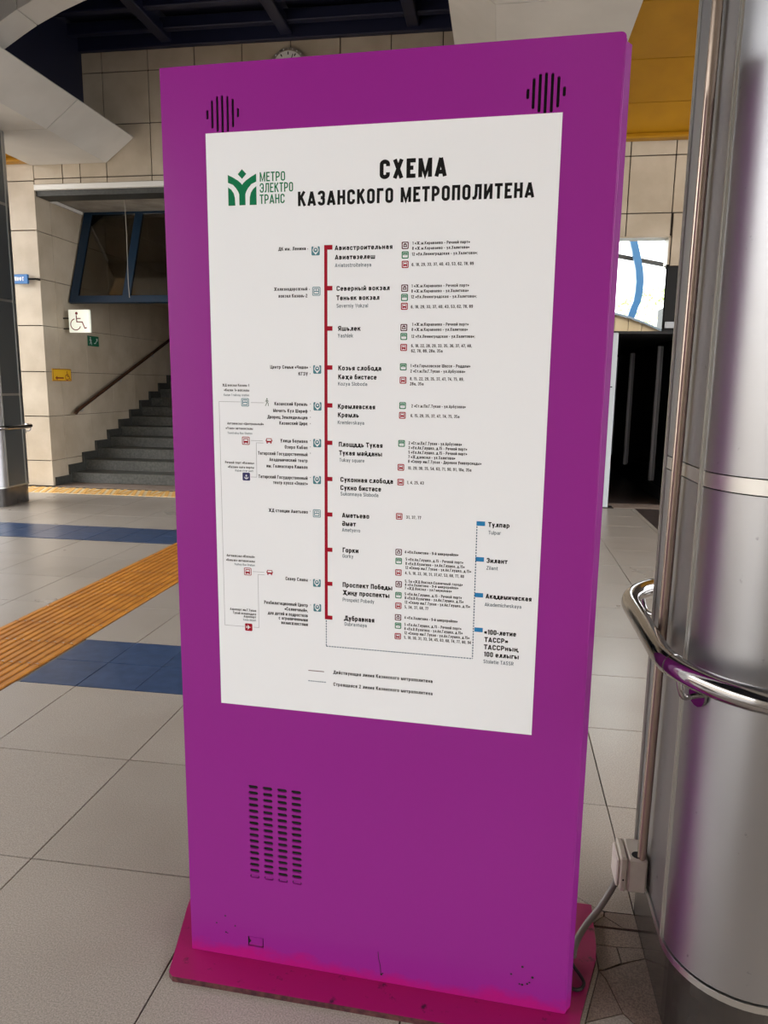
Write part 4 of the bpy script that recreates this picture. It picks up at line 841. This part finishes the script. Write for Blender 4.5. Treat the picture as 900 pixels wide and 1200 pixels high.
def rail_ring(label, cx, y0, y1, R, z, r, seg=14):
    g = thing('bumper_rail', label, 'rail', (cx, y0, z)); L_ = y1-y0
    pts = [(x*.9, y, 0) for x, y in stadium(R, 0, L_, 26)]
    # closed ring: add points on the straights
    P = []
    for k, p in enumerate(pts):
        P.append(p); q = pts[(k+1) % len(pts)]
        if abs(p[1]-q[1]) > .2: P += [(p[0], p[1]+(q[1]-p[1])*t, 0) for t in (.25, .5, .75)]
    MB().tube(P, r, seg, closed=True).build('rail_tube', 'chrome', g)
    MB().tube([(-R*.9*math.cos(a), -R*math.sin(a), 0) for a in (.20, .26, .32)], r+.0007, seg).build('joint_sleeve', 'chrome', g)
    for a in (PI+.42, PI+2.3, .6, 2.4):
        yy = 0 if a > PI else L_
        c_, s_ = math.cos(a), math.sin(a); S = Vector((R*.9*c_, yy+R*s_, -r*.7)); E_ = Vector((.172*c_, yy+.172*s_, -.062)); D_ = E_-S; D_.z = 0
        MB().tube([S]+[S+D_*(.42*(1-math.cos(t)))+Vector((0,0,-(.062-r*.7)*math.sin(t))) for t in [PI/2*i/8 for i in range(1, 9)]]+[E_], .0062, 8).build('bracket', 'chrome', g)
        ax = Vector((c_, s_, 0)); MB().tube([E_, E_+ax*.006], .024, 14).build('bracket_disc', 'chrome', g)
    return g
rail_ring('polished chrome rail ringing the large steel column at right', .58, 1.555, 1.885, .25, .888, .0235)
rail_ring('polished chrome rail ringing the dark grey column at far left', -5.74, 7.585, 7.91, .25, .905, .0235, 10)

# conduit, junction box, flexible hose and cable at the near column
tag(MB().tube([(.391, 1.722, .285), (.3925, 1.700, 1.0), (.394, 1.664, 2.6), (.394, 1.66, 5.3)], .0108, 14).build('conduit_pipe', mat('beige conduit', srgb(176,158,142), .25, .6)), 'thin beige conduit pipe running up the steel column', 'pipe')
jb = thing('junction_box', 'square beige plastic junction box low on the steel column', 'junction box', (.372, 1.755, .245))
b = MB(); b.box(-.014, .033, -.046, .046, -.046, .046, 0, .005); b.build('box_body', 'box_beige', jb)
b = MB(); b.box(-.032, -.0155, -.046, .046, -.046, .046, 0, .004); b.build('box_lid', 'box_beige', jb)
b = MB(); b.box(-.040, -.032, -.038, .038, -.038, .036, 0, .003); b.build('cover_plate', mat('pale box cover', srgb(216,206,196), .4), jb)['label'] = 'paler raised cover plate'
b = MB(); b.add([(.011+.015*math.cos(k*PI/8), -.026+.015*math.sin(k*PI/8), .0464) for k in range(16)], [tuple(range(16))]); b.build('knockout_hole', 'black', jb)
MB().tube([(-.024, -.0462, -.012), (-.024, -.0475, -.012)], .0022, 8).build('screw', 'black', jb)
# hose
hz = thing('flexible_conduit', 'grey corrugated conduit from the junction box down behind the kiosk', 'pipe', (.345, 1.765, .2))
A_ = [Vector(p) for p in ((.345,1.765,.200),(.335,1.76,.175),(.305,1.745,.125),(.270,1.725,.085),(.248,1.70,.064),(.236,1.672,.056),(.2315,1.65,.052))]
pts = []; rad = []
def cr(P, t):
    n = len(P)-1; s = min(int(t*n), n-1); u = t*n-s; p0, p1, p2, p3 = P[max(s-1,0)], P[s], P[s+1], P[min(s+2,n)]
    return .5*((2*p1)+(p2-p0)*u+(2*p0-5*p1+4*p2-p3)*u*u+(3*p1-p0-3*p2+p3)*u**3)
for k in range(150):
    pts.append(cr(A_, k/149)-Vector((.345,1.765,.2))); rad.append(.0088 if k % 2 else .0072)
MB().tube(pts, rad, 10).build('corrugated_hose', 'hose', hz)
tag(MB().tube([cr([Vector(p) for p in ((.2275,1.650,.036),(.234,1.640,.03),(.246,1.625,.024),(.254,1.605,.022),(.248,1.588,.021),(.236,1.58,.021),(.2245,1.582,.021))], k/30) for k in range(31)], .0042, 8).build('loose_cable', 'cable'), 'black loose cable looping out on the crimson base plate', 'cable')

# ------------------------------------------------------------------ the kiosk
KA = -.0469; KW, KH = .9272, 2.0651; Z0 = .015
tag(MB().prism([(-.749,1.474),(-.735,1.462),(.205,1.430),(.222,1.436),(.236,1.505),(.293,1.69),(.300,1.74),(.306,1.895),(-.835,1.915),(-.80,1.70)], 0, .0145).build('base_plate', 'plate'), 'worn crimson steel base plate on the floor under the magenta kiosk', 'base plate')
bpl = bpy.data.objects['base_plate']; bpl.data.materials.append(M['plate_edge'])
for p in bpl.data.polygons: p.material_index = 0 if abs(p.normal.z) > .5 else 1
kio = thing('information_kiosk', 'tall glossy magenta information kiosk with a white metro map poster', 'kiosk', (-.7235, 1.5543, Z0), KA)
def slot_outline(x, z0, z1, r, horiz=False):
    if horiz: return [(p[0], p[1]) for p in arc(z1-r, x, r, -90, 90, 6)+arc(z0+r, x, r, 90, 270, 6)]
    return arc(x, z1-r, r, 0, 180, 6)+arc(x, z0+r, r, 180, 360, 6)
slotsL = [(.1035,1.979,.1029,1.9606),(.1146,1.9969,.1130,1.9427),(.1259,2.0038,.1245,1.936),(.137,2.0052,.1355,1.9329),(.1486,2.0034,.147,1.9348),(.160,1.9972,.1586,1.9428),(.1705,1.979,.1701,1.9614)]
slotsR = [(x+.6505, a, x2+.6505, c) for x, a, x2, c in slotsL]
cu = bpy.data.curves.new('panel', 'CURVE'); cu.dimensions = '2D'; cu.fill_mode = 'BOTH'; cu.extrude = .002
def spline(P):
    s = cu.splines.new('POLY'); s.points.add(len(P)-1); s.use_cyclic_u = True
    for k, p in enumerate(P): s.points[k].co = (p[0], p[1], 0, 1)
rc = .010
spline([(0,0),(KW,0)]+arc(KW-rc, KH-rc, rc, 0, 90, 6)+[(0,KH)])
for x, a, x2, c in slotsL+slotsR: spline(slot_outline((x+x2)/2, c, a, .0028))
grid = []
for i, x in enumerate((.1737, .2100, .2463, .2818)):
    for j in range(16): grid.append((x, .4705-j*.0159))
for x, z in grid: spline(slot_outline(z, x-.0125, x+.0125, .0046, True))
spline([(.152,.0355),(.193,.0355),(.193,.0635),(.152,.0635)])
co = bpy.data.objects.new('panel', cu); col.objects.link(co); bpy.context.view_layer.update()
me = bpy.data.meshes.new_from_object(co.evaluated_get(bpy.context.evaluated_depsgraph_get())); bpy.data.objects.remove(co)
me.name = 'front_panel'
for v in me.vertices: v.co = Vector((v.co.x, .002-v.co.z, v.co.y))
bm = bmesh.new(); bm.from_mesh(me); bmesh.ops.recalc_face_normals(bm, faces=bm.faces[:]); bm.to_mesh(me); bm.free()
me.materials.clear(); me.materials.append(M['magenta'])
for p in me.polygons: p.use_smooth = False; p.material_index = 0
link('front_panel', me, kio)
MB().prism([(.0005,.0045),(KW-.0005,.0045),(KW+.0125,.024),(KW+.0125,.17),(KW+.003,.18),(.006,.18),(0,.174)], .0, KH-.014).build('housing', 'magenta', kio)
MB().box(.002, KW-.002, .0045, .17, KH-.0135, KH-.0005, 0, .002).build('top_cap', 'magenta', kio)
MB().tube([(KW-.0012, .0018, .004), (KW-.0012, .0018, KH-.012)], .0026, 8).build('edge_bead', 'magenta', kio)
# black sheets behind the slots, painting in the dark of the inside
for nm, x0, x1, z0, z1 in (('vent_backing', .095, .178, 1.925, 2.012), ('vent_backing', .745, .829, 1.925, 2.012), ('vent_backing', .155, .300, .222, .482)):
    MB().box(x0, x1, .0041, .0044, z0, z1).build(nm, 'black', kio)
# unpunched lowest row of grille slots and the lock opening with its flap
for i, x in enumerate((.1737, .2100, .2463, .2818)):
    MB().prism([(a, c) for a, c in slot_outline(.4705-15*.0159, x-.0095, x+.0095, .0026, True)], .0020, .0042, 'y').build('slot_blank', 'magenta', kio)
MB().box(.155, .1905, .0022, .0043, .0385, .0605).build('lock_flap', 'magenta', kio)
b = MB(); b.box(.1515, .1935, .0040, .0044, .035, .064); b.add([(.1525,.0015,.060),(.1605,.0015,.0495),(.1525,.0015,.040)], [(0,1,2)]); b.build('lock_opening', 'black', kio)
for x, z, r_ in ((.0934,.110,.0024),(.0695,.0864,.0022),(.1191,.0861,.0022),(.0941,.0642,.0022),(.0985,.0625,.0015),(.8256,.1049,.003),(.8008,.0814,.0026),(.8493,.0815,.0032),(.8269,.0583,.0028),(.8205,.0589,.002),(.838,.0625,.0026),(.843,.067,.0022),(.4934,.0206,.003),(.497,.024,.0018)):
    b = MB(); disc2(b, x, z, r_, -.0004, 0, 8); b.build('paint_chip', 'black', kio)
b = MB(); strip2(b, [(.4848,.0809),(.4865,.062),(.4905,.045),(.4925,.022)], .0013, -.0004)
b.build('scratch', 'black', kio)['label'] = 'thin dark scratch in the paint'

# poster: local origin at its top-left corner
PU, PZ, PW, PH = .0989, 1.9483-Z0, .7208, 1.2546
pos = MB().box(0, PW, -.0012, 0, -PH, 0).build('map_poster', 'poster', kio, (PU, -.0003, PZ)); pos['label'] = 'white printed metro scheme poster'
def mmx(u): return u/1000
PY = -.0014
def ink(name, m, fn, label=None):
    b = MB(); fn(b); o = b.build(name, m, pos)
    if label: o['label'] = label
    return o
for s, u0, v, u1, cap, st in TEXT:
    b = MB(); put_text(b, s, u0/1000, u1/1000, -v/1000, cap/1000, PY, {'b': .185, 'k': .165, 'g': .13}[st], {'b': .03, 'k': .085, 'g': .06}[st], 0, 3 if cap > 9 else 2)
    b.build('text_line', 'ink_grey' if st == 'g' else 'ink', pos)
ink('title_lettering', 'ink', lambda b: (put_text(b, 'СХЕМА', .3697, .5046, -.1036, .0353, PY, .19, .10, 0, 6), put_text(b, 'КАЗАНСКОГО МЕТРОПОЛИТЕНА', .1990, .6749, -.1492, .0281, PY, .175, .10, 0, 6)), 'bold black title lettering')
ink('logo_lettering', 'ink_green', lambda b: (put_text(b, 'МЕТРО', .1173, .1722, -.0985, .0183, PY, .13, .10, 0, 6), put_text(b, 'ЭЛЕКТРО', .1170, .1892, -.1200, .0183, PY, .13, .10, 0, 6), put_text(b, 'ТРАНС', .1166, .1708, -.1420, .0183, PY, .13, .10, 0, 6)), 'green logo lettering')
def emblem(b):
    def P(L): b.add([(x/1000, PY, -y/1000) for x, y in L], [tuple(range(len(L)))])
    def Q(A, B):   # ribbon between two curves
        for k in range(len(A)-1): P([A[k], A[k+1], B[k+1], B[k]])
    P([(78.6,72.6),(88,82),(78.6,91.4),(69.2,82)])
    for s in (-1, 1):
        m = lambda L: [(78.4+s*x, y) for x, y in L]
        Q(m([(31.2,82.5),(20,88),(9,94.5),(3,99.5),(0,103)]), m([(31.2,98.0),(20,102.5),(13,110),(8.5,117),(6.8,122)]))
        Q(m([(0,103),(0,143.2)]), m([(6.8,122),(6.8,143.2)]))
        Q(m([(31.2,106.8),(24,112),(19,119),(16.5,128),(15.8,143.4)]), m([(31.2,114),(31.2,118),(31.2,124),(31.2,130),(31.2,143.4)]))
ink('logo_emblem', 'ink_green', emblem, 'green branching emblem')
def rct(b, x0, x1, y0, y1, d=0, mi=0): b.add([(x0/1000, PY-d, -y1/1000), (x1/1000, PY-d, -y1/1000), (x1/1000, PY-d, -y0/1000), (x0/1000, PY-d, -y0/1000)], [(0,1,2,3)], mi)
TK = (231.4, 312.4, 393.6, 473.9, 553.1, 632.7, 711.1, 789.2, 868.2, 945.7, 1024.0)
ink('red_line', 'ink_red', lambda b: (rct(b, 255.0, 261.8, 226.9, 1028.4), [rct(b, 255.5, 272.6, y-4.6, y+4.6, .00001) for y in TK]), 'thick crimson line with station ticks')
def dash(b, p, q, on=3.8, off=2.4, w=2.3):
    L_ = math.hypot(q[0]-p[0], q[1]-p[1]); ux, uy = (q[0]-p[0])/L_, (q[1]-p[1])/L_; t = 0
    while t < L_:
        e = min(t+on, L_); a = (p[0]+ux*t, p[1]+uy*t); c = (p[0]+ux*e, p[1]+uy*e)
        rct(b, min(a[0], c[0])-(w/2 if ux == 0 else 0), max(a[0], c[0])+(w/2 if ux == 0 else 0), min(a[1], c[1])-(w/2 if uy == 0 else 0), max(a[1], c[1])+(w/2 if uy == 0 else 0)); t += on+off
ink('dashed_line', 'ink_navy', lambda b: (dash(b, (587.4,799), (587.4,1091.8)), dash(b, (258.4,1091.8), (587.4,1091.8)), dash(b, (258.4,1031), (258.4,1091.8))), 'dashed line of the second line under construction')
ink('legend_dashes', 'ink_navy', lambda b: dash(b, (215.7,1178.4), (256.9,1178.4), 3.2, 2.2))
ink('blue_ticks', 'ink_blue', lambda b: [rct(b, x, x+18, y-4.8, y+4.8) for x, y in ((586.2,793),(586.6,870),(587.4,948.4),(589.4,1025.6))], 'sky blue station ticks')
ink('legend_line', 'ink_deep', lambda b: rct(b, 215.7, 252.9, 1152.6, 1154.2))
def poly_l(b, L, w=.7):
    for (x0, y0), (x1, y1) in zip(L[:-1], L[1:]): rct(b, min(x0,x1)-w/2, max(x0,x1)+w/2, min(y0,y1)-w/2, max(y0,y1)+w/2)
ink('thin_lines', 'ink_line', lambda b: [poly_l(b, L) for L in ([(64,549),(14.6,549),(14.6,1061.2),(62.3,1061.2)], [(88.9,550),(118.6,550)], [(87.2,632.6),(114,632.6)], [(115.9,637.3),(99.4,637.3),(99.4,713.3),(85.6,713.3)], [(85.8,929.3),(113,929.3)], [(113.7,935.3),(98,935.3),(98,1061.1),(85.5,1061.1)])], 'thin grey connecting lines')
def rr(x, y, h, r=2.2): return [(x+a, y+c) for a, c in arc(h-r, h-r, r, 0, 90, 3)+arc(-h+r, h-r, r, 90, 180, 3)+arc(-h+r, -h+r, r, 180, 270, 3)+arc(h-r, -h+r, r, 270, 360, 3)]
def face(b, L, d, mi): b.add([(x/1000, PY-d, -y/1000) for x, y in L], [tuple(range(len(L)))], mi)
COLS = {'d': 'ink_deep', 'g': 'ink_green', 'r': 'ink_red'}
def transport(x, y, c):
    b = MB(); h = 7.1
    face(b, rr(x, y, h), 0, 0); face(b, rr(x, y, h-1.9, 1.4), .00002, 1)
    if c == 'd': face(b, [(x-4.2,y+3),(x-3.2,y-2.5),(x,y-4.6),(x+3.2,y-2.5),(x+4.2,y+3)], .00004, 0); rct(b, x-2.2, x+2.2, y-1, y+1, .00006, 1)
    elif c == 'g': rct(b, x-4.6, x+4.6, y-4.2, y+.4, .00004, 0); rct(b, x-3.2, x+3.2, y-1.6, y-.6, .00006, 1)
    else: rct(b, x-4.2, x+4.2, y-4.2, y+3, .00004, 0); rct(b, x-3, x+3, y-3, y-.4, .00006, 1); rct(b, x-4.0, x-2.0, y+3, y+4.2, .00004, 0); rct(b, x+2, x+4, y+3, y+4.2, .00004, 0)
    return b.build('transport_icon', [COLS[c], 'ink_paper'], pos)
for x, y, c in TR: transport(x, y, c)
def square_icon(k, x, y):
    h = 8.9; b = MB(); m = {'pin': 'ink_teal', 'train': 'ink_teal', 'bus': 'ink_red', 'anchor': 'ink_anchor', 'air': 'ink_red'}[k]
    face(b, rr(x, y, h, 2.4), 0, 0)
    if k == 'pin':
        rct(b, x-4.8, x+4.8, y-8.8, y-5.9, .00002, 1)
        C = [(x+6.4*math.cos(t), y-1.6-6.4*math.sin(t)) for t in [math.radians(-35+250*i/16) for i in range(17)]]
        face(b, C+[(x, y+8)], .00002, 1); face(b, [(x+4.6*math.cos(t), y-1.6-4.6*math.sin(t)) for t in [2*PI*i/14 for i in range(14)]], .00004, 0); face(b, [(x+2.2*math.cos(t), y-2.2-1.8*math.sin(t)) for t in [2*PI*i/10 for i in range(10)]], .00006, 1)
    elif k == 'train':
        face(b, rr(x, y, h-1.5, 1.5), .00002, 1); face(b, rr(x, y, h-2.9, 1.5), .00004, 0); rct(b, x-4.4, x-.6, y-4.6, y-.8, .00006, 1); rct(b, x+.6, x+4.4, y-4.6, y-.8, .00006, 1); rct(b, x-4.4, x+4.4, y+1, y+4.4, .00006, 1)
    elif k == 'bus':
        face(b, rr(x, y, h-1.5, 1.5), .00002, 1); rct(b, x-5.4, x+5.4, y-5.4, y+4.2, .00004, 0); rct(b, x-4, x+4, y-3.6, y+.2, .00006, 1); rct(b, x-5, x-2.6, y+4.2, y+6, .00004, 0); rct(b, x+2.6, x+5, y+4.2, y+6, .00004, 0)
    elif k == 'anchor':
        rct(b, x-.8, x+.8, y-4.6, y+5, .00002, 1); rct(b, x-2.6, x+2.6, y-3, y-1.8, .00002, 1)
        A = [(x+5*math.cos(t), y+.6-5*math.sin(t)) for t in [PI+PI*i/8 for i in range(9)]]; B_ = [(x+3.4*math.cos(t), y+.6-3.4*math.sin(t)) for t in [PI+PI*i/8 for i in range(9)]]
        for i in range(8): face(b, [A[i], A[i+1], B_[i+1], B_[i]], .00002, 1)
    else:
        face(b, [(x+6,y),(x+1.5,y+1),(x-1.5,y+5.4),(x-3,y+5.4),(x-1.6,y+1),(x-4.6,y+1.2),(x-6,y+2.8),(x-6.6,y+2.6),(x-5.8,y)], .00002, 1); face(b, [(x+6,y),(x+1.5,y-1),(x-1.5,y-5.4),(x-3,y-5.4),(x-1.6,y-1),(x-4.6,y-1.2),(x-6,y-2.8),(x-6.6,y-2.6),(x-5.8,y)], .00003, 1)
    return b.build(k+'_icon' if k != 'air' else 'aeroplane_icon', [m, 'ink_paper'], pos)
for k, x, y in SQ: square_icon(k, x, y)
for x, y in ((129.0,632.3),(126.0,928.9)):
    b = MB(); rct(b, x-6.2, x+6.2, y-5.6, y+3.4); rct(b, x-7.6, x-6.2, y-2.4, y+1); rct(b, x+6.2, x+7.6, y-2.4, y+1); rct(b, x-4.8, x+4.8, y-4.2, y-.2, .00002, 1); rct(b, x-5.6, x-3, y+3.4, y+6); rct(b, x+3, x+5.6, y+3.4, y+6); b.build('bus_icon', ['ink_red', 'ink_paper'], pos)
def walker(b):
    x, y = .1258, -.5481; disc2(b, x, y+.0066, .0015, PY); strip2(b, [(x, y+.0045), (x-.0003, y)], .002, PY); strip2(b, [(x, y), (x+.0025, y-.003), (x+.003, y-.0085)], .0013, PY); strip2(b, [(x, y), (x-.0015, y-.004), (x-.004, y-.0085)], .0013, PY); strip2(b, [(x-.0035, y), (x-.002, y+.0038), (x+.001, y+.0035), (x+.0035, y+.0008)], .001, PY)
ink('walker_icon', mat('dark green ink', srgb(60,92,72), .5), walker)
ink('bullet_dots', 'ink', lambda b: [disc2(b, x/1000, -y/1000, .0009, PY, 0, 6) for x, y in DOTS])
